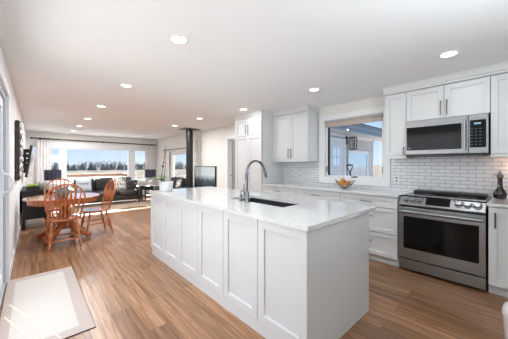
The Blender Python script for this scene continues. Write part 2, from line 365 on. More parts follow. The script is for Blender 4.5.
m = MB(); lwall(m, PD1+.09, WY, 0, .1, .014, 0); struct(m.build('baseboard_left', 'trim', bevel=.003))
struct(MB().box(-.15, WX, WY-.014, WY, 0, .1).build('baseboard_far', 'trim', bevel=.003))
struct(MB().box(WX-.014, WX, HD[1]+.09, WY-.014, 0, .1).build('baseboard_right', 'trim', bevel=.003))

# frame added behind the viewer for the rear fill lamp; the wall is solid
rw = struct(thing('rear_fill_frame', None, None, (2.0, BY, 1.45)))
MB().box(.4, 3.6, BY, BY+.03, .62, .7).box(.4, 3.6, BY, BY+.03, 2.2, 2.28).box(.4, .48, BY, BY+.03, .7, 2.2).box(3.52, 3.6, BY, BY+.03, .7, 2.2).build('window_frame', 'trim', rw)

# patio door in the left wall
pd = struct(thing('door_1', None, None, (lx(2.4), 2.4, 0)))
m = MB(); lwall(m, PD1, PD1+.085, 0, PDZ+.085, .018, 0); lwall(m, PD0-.085, PD0, 0, PDZ+.085, .018, 0); lwall(m, PD0, PD1, PDZ, PDZ+.085, .018, 0)
m.build('casing', 'trim', pd, bevel=.004)
m = MB(); lwall(m, PD1-.05, PD1, 0, PDZ, -.01, -.15); lwall(m, PD0, PD0+.05, 0, PDZ, -.01, -.15); lwall(m, PD0+.05, PD1-.05, PDZ-.05, PDZ, -.01, -.15); lwall(m, PD0+.05, PD1-.05, 0, .04, -.01, -.15)
m.build('door_frame', 'greyvinyl', pd, bevel=.003)
for a, b, t in ((PD0+.05, 2.45, -.05), (2.36, PD1-.05, -.03)):
    m = MB()
    for q in ((a, a+.09, .04, PDZ-.05), (b-.09, b, .04, PDZ-.05), (a+.09, b-.09, .04, .16), (a+.09, b-.09, PDZ-.15, PDZ-.05)): lwall(m, *q, t, t-.04)
    sash = m.build('door_panel', 'vinyl', pd, bevel=.004)
    m = MB(); lwall(m, a+.09, b-.09, .16, PDZ-.15, t-.018, t-.024); m.build('glass', 'glass', sash)
hx = lx(3.6) - .03
h = MB().tube([(hx, 3.66, 1.0), (hx+.05, 3.66, 1.01), (hx+.075, 3.66, 1.06), (hx+.075, 3.66, 1.14), (hx+.05, 3.66, 1.19), (hx, 3.66, 1.2)], .014, 10)
h.box(hx-.002, hx+.012, 3.635, 3.685, .96, 1.24); h.build('door_handle', 'vinyl', pd, smooth=40)

# hall door on the right wall
hd = struct(thing('door_2', None, None, (WX, 5.0, 0)))
MB().box(WX-.018, WX, HD[0]-.09, HD[0], 0, HD[3]+.09).box(WX-.018, WX, HD[1], HD[1]+.09, 0, HD[3]+.09).box(WX-.018, WX, HD[0], HD[1], HD[3], HD[3]+.09).build('casing', 'trim', hd, bevel=.004)
MB().box(WX, WX+.14, HD[0], HD[0]+.02, 0, HD[3]).box(WX, WX+.14, HD[1]-.02, HD[1], 0, HD[3]).box(WX, WX+.14, HD[0], HD[1], HD[3]-.02, HD[3]).build('door_frame', 'trim', hd)
dl = MB().box(WX+.08, WX+.12, HD[0]+.02, HD[0]+.05, .01, HD[3]-.02).box(WX+.08, WX+.12, HD[1]-.05, HD[1]-.02, .01, HD[3]-.02).box(WX+.08, WX+.12, HD[0]+.05, HD[1]-.05, .01, .08).box(WX+.08, WX+.12, HD[0]+.05, HD[1]-.05, HD[3]-.05, HD[3]-.02).build('door_panel', 'trim', hd, bevel=.003)
MB().box(WX+.095, WX+.105, HD[0]+.05, HD[1]-.05, .08, HD[3]-.05).build('frosted_glass', 'frost', dl)
MB().tube([(WX+.08, HD[1]-.08, 1.0), (WX+.03, HD[1]-.08, 1.0), (WX+.03, HD[1]-.17, 1.0)], .009, 10).build('door_handle', 'chrome', dl, smooth=40)

# kitchen window
kw = struct(thing('window_1', None, None, (WX, 1.95, 1.07)))
MB().box(WX-.03, WX, 1.34, 1.44, .955, 2.2).box(WX-.03, WX, 2.46, 2.575, .955, 2.2).box(WX-.03, WX, 1.44, 2.46, 2.10, 2.2).box(WX-.03, WX, 1.44, 2.46, .955, 1.07).build('casing', 'trim', kw, bevel=.004)
sash = MB().box(WX+.02, WX+.08, 1.44, 1.475, 1.07, 2.1).box(WX+.02, WX+.08, 2.425, 2.46, 1.07, 2.1).box(WX+.02, WX+.08, 1.475, 2.425, 2.06, 2.1).box(WX+.02, WX+.08, 1.475, 2.425, 1.07, 1.10).build('window_frame', 'vinyl', kw, bevel=.004)
MB().box(WX+.03, WX+.07, 2.40, 2.425, 1.10, 2.06).build('screen_track', 'tvblack', sash)
MB().box(WX+.045, WX+.05, 1.475, 2.425, 1.10, 2.06).build('glass', 'glass', sash)
MB().box(WX-.01, WX+.03, 1.86, 1.96, 1.072, 1.086).tube([(WX-.005, 1.93, 1.086), (WX-.025, 1.90, 1.094), (WX-.03, 1.85, 1.094)], .006, 8).build('crank_handle', 'chrome', kw, smooth=40)
MB().box(WX+.005, WX+.02, 1.455, 1.467, 1.16, 1.26).build('latch', 'chrome', kw)
MB().box(WX+.005, WX+.02, 2.43, 2.442, 1.16, 1.26).build('latch', 'chrome', kw)
rs = thing('roller_shade', 'tan roller shade with a grey cassette, rolled up at the top of the kitchen window', 'window shade', (WX, 1.95, 2.0))
MB().box(WX-.06, WX-.001, 1.445, 2.455, 2.055, 2.099).build('cassette', 'shadebox', rs, bevel=.006)
MB().box(WX-.028, WX-.02, 1.46, 2.44, 1.99, 2.056).box(WX-.034, WX-.014, 1.46, 2.44, 1.975, 1.99).build('shade_fabric', 'shade', rs, bevel=.002)

# far living room window: three lights
fw = struct(thing('window_2', None, None, (2.0, WY, .6)))
a0, a1, z0, z1 = FW
MB().box(a0-.1, a0, WY-.02, WY, z0-.1, z1+.2).box(a1, a1+.1, WY-.02, WY, z0-.1, z1+.2).box(a0, a1, WY-.02, WY, z1, z1+.2).box(a0-.02, a1+.02, WY-.06, WY, z0-.1, z0).build('casing', 'trim', fw, bevel=.004)
muls = (.72, .93, 2.93, 3.19)
fr = MB().box(a0, a1, WY+.01, WY+.11, z1-.03, z1).box(a0, a1, WY+.01, WY+.11, z0, z0+.05).box(a0, a0+.03, WY+.01, WY+.11, z0+.05, z1-.03).box(a1-.03, a1, WY+.01, WY+.11, z0+.05, z1-.03)
fr.box(muls[0], muls[1], WY+.01, WY+.11, z0+.05, z1-.03).box(muls[2], muls[3], WY+.01, WY+.11, z0+.05, z1-.03)
fr = fr.build('window_frame', 'vinyl', fw, bevel=.004)
for p, q in ((a0+.03, muls[0]), (muls[1], muls[2]), (muls[3], a1-.03)):
    MB().box(p, q, WY+.055, WY+.062, z0+.05, z1-.03).build('glass', 'glass', fr)
# living room side window
lw = struct(thing('window_3', None, None, (WX, 8.45, .62)))
y0, y1, z0, z1 = LW
MB().box(WX-.02, WX, y0-.1, y0, z0-.1, z1+.1).box(WX-.02, WX, y1, y1+.1, z0-.1, z1+.1).box(WX-.02, WX, y0, y1, z1, z1+.1).box(WX-.02, WX, y0, y1, z0-.1, z0).build('casing', 'trim', lw, bevel=.004)
fr = MB().box(WX+.02, WX+.1, y0, y0+.05, z0, z1).box(WX+.02, WX+.1, y1-.05, y1, z0, z1).box(WX+.02, WX+.1, y0+.05, y1-.05, z0, z0+.05).box(WX+.02, WX+.1, y0+.05, y1-.05, z1-.05, z1).build('window_frame', 'vinyl', lw, bevel=.004)
MB().box(WX+.055, WX+.062, y0+.05, y1-.05, z0+.05, z1-.05).build('glass', 'glass', fr)

# tiled backsplash
struct(MB().box(WX-.01, WX, -1.2, 1.34, .914, 1.40).box(WX-.01, WX, 1.34, 2.575, .914, .955).box(WX-.01, WX, 2.575, 3.48, .914, 1.40).build('trim_1', 'tile'))

# ------------------------------------------------------------------ downlights
DL = [(.93, 1.97), (.95, 3.6), (.95, 5.2), (.98, 6.85), (1.0, 8.3), (1.02, 9.7), (2.98, .47), (2.98, 1.99), (3.05, 3.64), (2.9, 5.05), (2.93, 6.45)]
WHERE = ['nearest the viewer over the aisle left of the island', 'over the aisle beside the far end of the island', 'above the oak dining table', 'just past the dining table over the aisle',
         'over the striped area rug', 'nearest the far picture window', 'nearest the microwave cabinets, at the right', 'in front of the kitchen window', 'in front of the tall pantry cabinet', 'in front of the hall door', 'beside the black stove pipe']
fl = thing('ceiling_light', 'x', 'ceiling light', (0, 0, 0), 'recessed ceiling lights')
MB().lathe([(.085, -.0005), (.085, -.006), (.066, -.009), (.060, -.004), (.060, -.0005)], (0, 0, 0), 28).build('trim_ring', 'trim', fl, smooth=40)
MB().lathe([(.0595, -.0015), (.0595, -.0075)], (0, 0, 0), 28).build('diffuser', 'flame', fl)
for i, (x, y) in enumerate(DL):
    t = fl if i == 0 else copy_tree(fl)
    t.location = (x, y, CZ); t['label'] = 'round white recessed ceiling light ' + WHERE[i]
    l = bpy.data.lights.new('downlight', 'AREA'); l.shape = 'DISK'; l.size = .11; l.energy = DOWNLIGHT_W[i]; l.color = (.94, .98, 1)
    lo = bpy.data.objects.new('bulb', l); COL.objects.link(lo); lo.location = (x, y, CZ-.0095)

# ------------------------------------------------------------------ cabinetry helpers (fronts face -x)
def shaker(name, xf, y0, y1, z0, z1, parent, rail=.058, t=.02, mt='cab'):
    m = MB(); r = min(rail, (z1-z0)*.32)
    m.box(xf, xf+t, y0, y0+rail, z0, z1).box(xf, xf+t, y1-rail, y1, z0, z1).box(xf, xf+t, y0+rail, y1-rail, z0, z0+r).box(xf, xf+t, y0+rail, y1-rail, z1-r, z1)
    m.box(xf+.014, xf+t-.001, y0+rail-.004, y1-rail+.004, z0+r-.004, z1-r+.004)
    return m.build(name, mt, parent, bevel=.0015)
def bar_y(xf, yc, z, L, parent):
    m = MB().tube([(xf-.028, yc-L/2, z), (xf-.028, yc+L/2, z)], .0055, 8)
    for s in (-1, 1): m.tube([(xf, yc+s*L*.4, z), (xf-.028, yc+s*L*.4, z)], .005, 8)
    return m.build('handle', 'chrome', parent, smooth=40)
def bar_z(xf, y, z0, z1, parent):
    m = MB().tube([(xf-.028, y, z0), (xf-.028, y, z1)], .007, 8)
    for z in (z0+.012, z1-.012): m.tube([(xf, y, z), (xf-.028, y, z)], .005, 8)
    return m.build('handle', 'chrome', parent, smooth=40)
G = .0028
# ---- kitchen island
isl = thing('kitchen_island', 'long white kitchen island with six shaker panels facing the aisle', 'kitchen island', (1.75, 2.28, 0))
IX0, IX1, IY0, IY1 = 1.29, 2.225, .915, 3.65
MB().box(IX0+.034, IX0+.05, IY0, IY1, 0, .8835).box(IX1-.03, IX1, IY0, IY1, 0, .8835).box(IX0+.05, IX1-.03, IY0, IY0+.03, 0, .8835).box(IX0+.05, IX1-.03, IY1-.03, IY1, 0, .8835).box(IX0+.05, IX1-.03, IY0+.03, IY1-.03, .09, .11).box(IX0, IX0+.0338, IY0-.0005, IY0+.002, .095, .883).build('body', 'cab', isl)
MB().box(IX0+.004, IX0+.0335, IY0, IY1-.05, 0, .094).build('toe_board', 'cab', isl, bevel=.001)
n = 6; L = (IY1-IY0)/n
for k in range(n):
    shaker('panel', IX0, IY0+k*L+G, IY0+(k+1)*L-G, .098, .878, isl, rail=.065)
ct = MB()
SK = (1.675, 2.05, 1.45, 2.26)     # sink opening x0 x1 y0 y1
x0, x1, y0, y1 = 1.272, 2.325, .895, 3.675
ct.box(x0, SK[0], y0, y1, .884, .914).box(SK[1], x1, y0, y1, .884, .914).box(SK[0], SK[1], y0, SK[2], .884, .914).box(SK[0], SK[1], SK[3], y1, .884, .914)
bmesh.ops.remove_doubles(ct.b, verts=ct.b.verts[:], dist=1e-5)
tag(ct.build('countertop', 'quartz'), 'white quartz island countertop with a sink cut-out, lying on the white island', 'countertop')
sk = thing('kitchen_sink', 'dark grey undermount sink set into the island countertop', 'sink', (1.87, 1.83, .70))
a, b, c, d = SK
MB().box(a-.02, a, c-.02, d+.02, .70, .8835).box(b, b+.02, c-.02, d+.02, .70, .8835).box(a, b, c-.02, c, .70, .8835).box(a, b, d, d+.02, .70, .8835).box(a, b, c, d, .69, .705).build('basin', 'sink', sk)
MB().lathe([(.045, .705), (.045, .708), (.03, .7075), (.0, .7065)], (1.84, 1.83, 0), 20).build('drain', 'faucet', sk, smooth=40)
# faucet
fa = thing('kitchen_faucet', 'tall brushed steel gooseneck pull-down faucet standing on the island beside the sink', 'faucet', (1.63, 1.88, .914))
fx, fy = 1.62, 1.88
MB().lathe([(.028, .914), (.028, .922), (.024, .93), (.022, 1.03), (.018, 1.035)], (fx, fy, 0), 20).build('base', 'faucet', fa, smooth=40)
pts = [(fx, fy, 1.03), (fx, fy, 1.20)]
for k in range(1, 15):
    q = PI - PI*k/14*.93; pts.append((fx+.125+.125*math.cos(q), fy, 1.215+.122*math.sin(q)))
MB().tube(pts, .0125, 14).build('spout', 'faucet', fa, smooth=40)
e1 = Vector(pts[-1]); dd = (Vector(pts[-1])-Vector(pts[-2])).normalized()
MB().tube([e1-dd*.01, e1+dd*.02, e1+dd*.03, e1+dd*.085], [.0135, .0145, .0165, .0175], 14).build('spray_head', 'faucet', fa, smooth=40)
MB().tube([(fx, fy, .985), (fx, fy+.045, .985)], .012, 12).tube([(fx, fy+.043, .985), (fx+.004, fy+.05, 1.02), (fx+.01, fy+.058, 1.10)], [.008, .007, .005], 10).build('lever', 'faucet', fa, smooth=40)
sd = thing('soap_dispenser', 'small steel soap pump on the island left of the tall faucet', 'soap dispenser', (1.64, 2.0, .914))
MB().lathe([(.02, .914), (.02, .922), (.012, .93), (.010, .965), (.016, .968), (.016, .98), (.006, .985), (.006, 1.02)], (1.64, 2.0, 0), 16).build('base', 'faucet', sd, smooth=40)
MB().tube([(1.64, 2.0, 1.015), (1.66, 2.0, 1.02), (1.715, 2.0, 1.012)], .006, 10).build('nozzle', 'faucet', sd, smooth=40)

# ---- right wall base cabinets
BXF = 3.38
def base_unit(y0, y1, lab, fronts, depth_to=WX-.012):
    t = thing('base_cabinet', lab, 'cabinet', (3.7, (y0+y1)/2, 0), 'white base cabinets')
    MB().box(BXF+.034, depth_to, y0+.0005, y1-.0005, .09, .883).build('carcass', 'cab', t)
    MB().box(BXF+.06, BXF+.075, y0+.0005, y1-.0005, 0, .089).build('toe_kick', 'cab', t)
    for kind, a, b, z0, z1, hnd in fronts:
        f = shaker(kind, BXF, a+G, b-G, z0, z1, t, rail=.05 if kind == 'drawer' else .062)
        if hnd == 'h': bar_y(BXF, (a+b)/2, (z0+z1)/2 if z1-z0 < .2 else z1-.11, .16, f)
        elif hnd is not None: bar_z(BXF, hnd, z1-.2, z1-.05, f)
    return t
def three(y0, y1): return [('drawer', y0, y1, .735, .875, 'h'), ('drawer', y0, y1, .405, .725, 'h'), ('drawer', y0, y1, .10, .395, 'h')]
base_unit(1.04, 1.80, 'white three-drawer base cabinet directly left of the range', three(1.04, 1.80))
base_unit(1.80, 2.635, 'white drawer base cabinet under the kitchen window, behind the near half of the island', three(1.80, 2.635))
base_unit(2.635, 3.479, 'white drawer base cabinet next to the tall pantry', three(2.635, 3.479))
base_unit(-.32, .222, 'white base cabinet with one door directly right of the range', [('door', -.32, .222, .10, .875, .17)])
base_unit(-1.1, -.32, 'white base cabinet at the right end of the run', [('door', -1.1, -.32, .10, .875, -1.04)])
tag(MB().box(3.36, WX-.012, 1.03, 3.479, .884, .914).build('countertop', 'quartz', bevel=.002), 'white quartz countertop under the kitchen window, left of the range', 'countertop')
tag(MB().box(3.36, WX-.012, -1.1, .232, .884, .914).build('countertop', 'quartz', bevel=.002), 'short white quartz countertop right of the range, under the dark bottle', 'countertop')

# ---- pantry
pn = thing('pantry_cabinet', 'tall white pantry cabinet with four shaker doors beside the hall doorway', 'cabinet', (3.7, 3.92, 0))
py0, py1, pm = 3.482, 4.325, 3.90
MB().box(BXF+.034, WX-.001, py0, py1, .09, 2.28).build('carcass', 'cab', pn, bevel=.001)
MB().box(BXF+.06, BXF+.075, py0, py1, 0, .089).build('toe_kick', 'cab', pn)
for a, b, hy in ((py0, pm, pm-.035), (pm, py1, pm+.035)):
    f = shaker('door', BXF, a+G, b-G, 1.905, 2.268, pn); bar_z(BXF, hy, 1.95, 2.13, f)
    f = shaker('door', BXF, a+G, b-G, .10, 1.898, pn); bar_z(BXF, hy, .95, 1.11, f)
crown = [(0, 2.275), (0, 2.30), (-.012, 2.305), (-.03, 2.352), (-.04, 2.358), (-.04, CZ-.0005)]
def crown_run(m, xf, y0, y1, back):
    poly = [(xf+p, z) for p, z in crown] + [(back, CZ-.0005), (back, 2.275)]
    m.prism(poly, 'y', y0, y1)
crown_m = MB(); crown_run(crown_m, BXF, py0-.02, py1+.02, WX-.001); crown_m.build('crown_moulding', 'cab', pn)

# ---- wall cabinets
UX = 3.70
def wall_unit(y0, y1, z0, lab, doors, shelf=True, xf=UX):
    t = thing('wall_cabinet', lab, 'cabinet', (3.88, (y0+y1)/2, z0), 'white wall cabinets')
    MB().box(xf+.034, WX-(.012 if z0 < 1.40 else .001), y0+.0005, y1-.0005, z0, 2.274).build('carcass', 'cab', t, bevel=.001)
    for a, b, hy in doors:
        zl = z0+(.035 if shelf else .004)
        f = shaker('door', xf, a+G, b-G, zl, 2.262, t)
        if hy: bar_z(xf, hy, zl+.03, zl+.21, f)
    if shelf: MB().box(xf+.004, xf+.0205, y0+.0005, y1-.0005, z0-.005, z0+.03).build('light_rail', 'cab', t, bevel=.002)
    return t
u = wall_unit(2.60, 3.479, 1.355, 'white two-door wall cabinet between the pantry and the kitchen window', [(2.60, 3.01, 2.975), (3.01, 3.479, 3.045)])
m = MB(); crown_run(m, UX, 2.585, 3.4795, WX-.001); m.build('crown_moulding', 'cab', u)
u = wall_unit(1.035, 1.30, 1.385, 'narrow white wall cabinet between the kitchen window and the microwave', [(1.035, 1.30, None)])
f = MB().tube([(UX-.028, 1.06, 1.43), (UX-.028, 1.06, 1.53)], .0055, 8)
for z in (1.44, 1.52): f.tube([(UX, 1.06, z), (UX-.028, 1.06, z)], .006, 8)
f.build('handle', 'steeldark', u, smooth=40)
wall_unit(.225, 1.035, 1.865, 'wide short white wall cabinet with two doors above the microwave', [(.225, .63, .60), (.63, 1.035, .66)], False)
wall_unit(-.32, .225, 1.385, 'white wall cabinet with one door right of the microwave', [(-.32, .225, None)])
wall_unit(-1.1, -.32, 1.385, 'white wall cabinet at the right end of the wall', [(-1.1, -.32, None)])
m = MB(); crown_run(m, UX, -1.1, 1.315, WX-.001)
tag(m.build('crown_moulding', 'cab'), 'white crown moulding along the tops of the cabinets over the range, against the ceiling', 'moulding')

# ---- microwave
mw = thing('microwave_oven', 'stainless over-the-range microwave with black glass door, hung under the short wall cabinet', 'microwave', (3.85, .63, 1.41))
my0, my1, mz0, mz1, mx = .237, 1.028, 1.415, 1.862, 3.655
MB().box(mx+.022, WX-.013, my0, my1, mz0, mz1).build('body', 'black', mw, bevel=.003)
dv = .40
door = MB().box(mx, mx+.021, dv+.002, my1, mz0+.012, mz1-.002).build('door', 'steel', mw, bevel=.004)
MB().box(mx-.003, mx+.002, dv+.062, my1-.012, mz0+.065, mz1-.085).build('window_glass', 'blackglass', door, bevel=.002)
MB().tube([(mx, dv+.032, mz0+.07), (mx-.035, dv+.032, mz0+.05), (mx-.035, dv+.032, mz1-.06), (mx, dv+.032, mz1-.08)], .014, 12).build('handle', 'steel', door, smooth=50)
pan = MB().box(mx, mx+.021, my0, dv-.002, mz0+.012, mz1-.002).build('control_panel', 'steel', mw, bevel=.004)
MB().box(mx-.003, mx+.002, my0+.018, dv-.012, mz0+.075, mz1-.065).build('keypad', 'blackglass', pan, bevel=.002)
MB().box(mx-.0045, mx-.003, my0+.06, dv-.045, mz1-.115, mz1-.095).build('display', 'display', pan)
for r in range(6):
    for c in range(3):
        yy = my0+.058+c*.035; zz = mz0+.105+r*.035
        MB().box(mx-.0042, mx-.003, yy, yy+.014, zz, zz+.004).build('key', 'legend', pan)
MB().box(mx+.03, WX-.05, my0+.03, my1-.03, mz0-.012, mz0-.0005).build('vent_grille', 'steeldark', mw)
MB().box(mx-.0045, mx-.003, my1-.06, my1-.035, mz0+.085, mz0+.1).build('badge', 'legend', door)

# ---- range
rg = thing('kitchen_range', 'stainless slide-in electric range with six knobs and black oven window', 'range', (3.7, .63, 0))
ry0, ry1, rx = .238, 1.022, 3.37
MB().box(rx+.05, WX-.014, ry0+.004, ry1-.004, .02, .895).build('body', 'black', rg)
for x in (rx+.1, WX-.1):
    for y in (ry0+.05, ry1-.05): MB().lathe([(.018, 0), (.018, .021)], (x, y, 0), 12).build('foot', 'rubber', rg)
MB().box(rx+.06, WX-.014, ry0, ry1, .896, .918).build('cooktop', 'blackglass', rg, bevel=.003)
MB().box(3.86, WX-.016, ry0+.03, ry1-.03, .9185, .95).build('vent_rail', 'black', rg, bevel=.008)
for (x, y, r) in ((3.6, .44, .1), (3.6, .82, .12), (3.76, .42, .08), (3.76, .84, .08)): MB().lathe([(r, .9182), (r, .9186), (r-.004, .9186), (r-.004, .9182)], (x, y, 0), 36, cap=False).build('burner_ring', 'legend', rg)
pp = [(rx+.002, .80), (rx-.012, .815), (rx+.075, .922), (rx+.10, .922), (rx+.10, .80)]
panel = MB().prism(pp, 'y', ry0, ry1).build('control_panel', 'steel', rg, bevel=.003)
p0, p1 = Vector((rx-.012, 0, .815)), Vector((rx+.075, 0, .922)); ax = (p1-p0).normalized(); nr = Vector((-ax.z, 0, ax.x)); R = Matrix((Vector((0,1,0)), ax, nr)).transposed().to_3x3()
def onp(y, t): q = p0.lerp(p1, t); return Vector((q.x, y, q.z))
for y in (.945, .872, .808, .452, .378, .302):
    c = onp(y, .5)
    k = MB().lathe([(.036, -.001), (.036, .004), (.030, .006), (.028, .028), (.024, .032), (.0, .032)], c, 22, R, cap=True).build('knob', 'steel', panel, smooth=40)
    MB().lathe([(.037, .0), (.040, .0), (.040, .003), (.037, .003)], c, 22, R, cap=False).build('knob_ring', 'steeldark', panel, smooth=40)
def plate(y0, y1, t0, t1, h):
    a, b = onp(y0, t0), onp(y1, t0); c, d = onp(y1, t1), onp(y0, t1); o = nr*h
    return MB()._add([a, b, c, d, a+o, b+o, c+o, d+o], [(0,1,2,3), (7,6,5,4), (0,4,5,1), (1,5,6,2), (2,6,7,3), (3,7,4,0)])
plate(.525, .748, .16, .86, .002).build('display_glass', 'blackglass', panel)
MB().box(rx+.012, rx+.05, ry0+.004, ry1-.004, .783, .80).build('panel_gap', 'black', rg)
od = MB().box(rx, rx+.045, ry0, ry1, .163, .782).build('oven_door', 'steel', rg, bevel=.004)
MB().box(rx-.003, rx+.004, ry0+.05, ry1-.05, .285, .672).build('oven_window', 'blackglass', od, bevel=.003)
m = MB().tube([(rx-.045, ry0+.02, .735), (rx-.045, ry1-.02, .735)], .018, 14)
for y in (ry0+.05, ry1-.05): m.tube([(rx, y, .735), (rx-.045, y, .735)], .011, 10)
m.build('handle', 'steel', od, smooth=40)
MB().box(rx-.0015, rx, .61, .65, .215, .226).build('badge', 'legend', od)
MB().box(rx+.004, rx+.045, ry0, ry1, .032, .145).build('storage_drawer', 'steel', rg, bevel=.004)

# ---- small counter things
bo = thing('glass_bottle', 'dark studded glass bottle with a pewter top, on the counter right of the range', 'bottle', (3.85, .157, .914))
MB().lathe([(.0, .9145), (.04, .9145), (.05, .925), (.056, .96), (.054, .985), (.042, 1.01), (.027, 1.035), (.022, 1.07), (.021, 1.13), (.023, 1.16)], (3.85, .157, 0), 24).build('body', 'bottle', bo, smooth=50)
MB().lathe([(.024, 1.155), (.031, 1.165), (.028, 1.185), (.018, 1.19), (.02, 1.205), (.012, 1.215), (.008, 1.235), (.0, 1.24)], (3.85, .157, 0), 18).tube([(3.85, .18, 1.165), (3.85, .2, 1.185), (3.85, .19, 1.2)], .004, 8).build('pewter_top', 'pewter', bo, smooth=50)

for (y, z, lab) in ((1.255, 1.075, 'white wall outlet in the tiles left of the range'), (3.02, 1.05, 'white wall outlet in the tiles under the two-door wall cabinet')):
    o = thing('wall_outlet', lab, 'outlet', (WX-.012, y, z), 'wall outlets')
    MB().box(WX-.016, WX-.0101, y-.036, y+.036, z-.057, z+.057).build('cover_plate', 'outlet', o, bevel=.002)
    MB().box(WX-.018, WX-.016, y-.017, y+.017, z+.008, z+.036).box(WX-.018, WX-.016, y-.017, y+.017, z-.036, z-.008).build('socket', 'socketgrey', o)
bx, by = 3.74, 1.94
fb = thing('fruit_bowl', 'open silver wire bowl with looped handles on the counter below the kitchen window', 'bowl', (bx, by, .914))
def brim(z): u = (z-.935)/.1; return .055+.105*max(0, u)**.6
MB().torus((bx, by, 1.035), .16, .0045).torus((bx, by, .985), .121, .003).build('rim', 'chrome', fb, smooth=60)
m = MB()
for k in range(20):
    q = 2*PI*k/20; m.tube([(bx+brim(z)*math.cos(q), by+brim(z)*math.sin(q), z) for z in (.935, .95, .97, 1.0, 1.035)], .0028, 6)
m.build('wire_basket', 'chrome', fb, smooth=60)
MB().torus((bx, by, .919), .06, .004).torus((bx, by, .936), .055, .004).tube([(bx+.058, by, .919), (bx+.055, by, .936)], .004, 6).tube([(bx-.058, by, .919), (bx-.055, by, .936)], .004, 6).lathe([(.0, .934), (.056, .934), (.056, .936), (.0, .936)], (bx, by, 0), 20).build('foot', 'chrome', fb, smooth=60)
for s in (-1, 1):
    Mx = Matrix.Rotation(s*.6, 3, 'X') @ Matrix.Rotation(PI/2*0, 3, 'Z')
    MB().torus((bx, by+s*.168, 1.05), .032, .004, Mx, 20).build('loop_handle', 'chrome', fb, smooth=60)
FR = [('orange', 'orange', (-.055, .02, 1.0), .043, 'orange fruit in the middle of the wire bowl, at the front'), ('orange', 'orange', (-.02, -.065, 1.002), .044, 'orange fruit at the right of the wire bowl'),
      ('orange', 'orange', (-.005, .035, 1.062), .042, 'orange fruit on top of the pile in the wire bowl'), ('lemon', 'yellow', (-.03, .088, 1.014), .034, 'yellow fruit at the left of the wire bowl'),
      ('lime', 'lime', (.06, .045, 1.03), .04, 'green fruit at the back of the wire bowl'), ('orange', 'orange', (.055, -.04, 1.015), .042, 'orange fruit at the back of the wire bowl')]
FRUIT = []; BOWL = [c for c in fb.children]
for nm, mt_, (x, y, z), r, lab in FR:
    t = tag(MB().ball((bx+x, by+y, z), r, r*(1.15 if nm == 'lemon' else 1), r*.97, 20).build(nm, mt_, smooth=180), lab, 'fruit', 'fruit in the wire bowl'); FRUIT.append(t)

SM = Matrix.Translation((bx, by-.02, .914)) @ Matrix.Scale(.87, 4) @ Matrix.Translation((-bx, -by, -.914))
for o in BOWL + FRUIT: o.data.transform(SM)

# ---- pot on the island
px_, py_ = 1.445, 3.47
pt = thing('potted_orchid', 'orchid stem on dark stakes in a wide pale pot on the far island end', 'potted plant', (px_, py_, .914))
MB().lathe([(.0, .9145), (.084, .9145), (.088, .92), (.098, 1.045), (.099, 1.055), (.092, 1.055), (.09, 1.035), (.0, 1.035)], (px_, py_, 0), 32).build('pot', 'pot', pt, smooth=50)
MB().lathe([(.0, 1.034), (.0895, 1.036), (.0, 1.046)], (px_, py_, 0), 24, cap=False).build('soil', 'soil', pt)
def leaf(m, base, tip, wid, droop=.03, n=7):
    base, tip = Vector(base), Vector(tip); d = tip-base; side = d.cross(Vector((0,0,1))).normalized()
    L, Rr, vs, fs = [], [], [], []
    for i in range(n+1):
        t = i/n; w_ = wid*math.sin(PI*min(1, t*.92+.06))**.8; c = base+d*t+Vector((0,0,droop*4*t*(1-t)))
        vs += [c-side*w_, c+Vector((0,0,-.006)), c+side*w_, c+Vector((0,0,-.010))]
    for i in range(n):
        a, b = i*4, i*4+4
        fs += [(a, a+1, b+1, b), (a+1, a+2, b+2, b+1), (a+2, a+3, b+3, b+2), (a+3, a, b, b+3)]
    m._add(vs, fs)
for dx, dy, dz, wd in ((-.20, .08, -.02, .028), (-.17, .20, .03, .03), (-.12, .02, .06, .026), (.03, .17, .05, .026)):
    m = MB(); leaf(m, (px_-.03, py_, 1.055), (px_+dx, py_+dy, 1.055+dz), wd, .05); m.build('leaf', 'leaf', pt, smooth=60)
MB().tube([(px_-.06, py_+.04, 1.04), (px_-.045, py_+.03, 1.2), (px_-.02, py_+.02, 1.38), (px_+.0, py_+.01, 1.55)], [.006, .005, .005, .003], 8).ball((px_-.035, py_+.03, 1.27), .016, .012, .02).ball((px_-.022, py_+.02, 1.33), .012).ball((px_-.008, py_+.015, 1.47), .010).build('flower_stem', 'stem', pt, smooth=60)
MB().tube([(px_-.04, py_-.02, 1.04), (px_-.02, py_-.02, 1.25), (px_-.012, py_-.015, 1.50)], .0035, 6).build('stake', 'stem', pt, smooth=60)
MB().tube([(px_+.06, py_-.03, 1.04), (px_+.09, py_-.05, 1.09), (px_+.16, py_-.09, 1.17)], [.004, .003, .002], 6).ball((px_+.16, py_-.09, 1.17), .007).build('twig', 'stem', pt, smooth=60)

# ---- white bin near the viewer's right
wb = thing('trash_bin', 'rounded white object just inside the bottom right corner of the picture', 'bin', (2.20, -.07, 0))
MB().lathe([(.0, 0), (.12, 0), (.13, .01), (.148, .36), (.15, .37)], (2.20, -.07, 0), 36).build('body', 'ceramic', wb, smooth=50)
MB().lathe([(.152, .371), (.153, .385), (.145, .42), (.11, .455), (.05, .47), (.0, .472)], (2.20, -.07, 0), 36).build('lid', 'ceramic', wb, smooth=60)

# ---- under-cabinet warm lamp at right
uc = thing('puck_light', 'small warm light under the wall cabinet right of the microwave', 'lamp', (3.86, .02, 1.38))
MB().lathe([(.03, 1.3845), (.03, 1.374), (.025, 1.372), (.0, 1.372)], (3.86, .02, 0), 20).build('housing', 'pewter', uc, smooth=40)
l = bpy.data.lights.new('puck_bulb', 'POINT'); l.energy = 1.6; l.color = (1, .62, .42); l.shadow_soft_size = .02
lo = bpy.data.objects.new('puck_bulb', l); COL.objects.link(lo); lo.location = (3.90, -.02, 1.35)

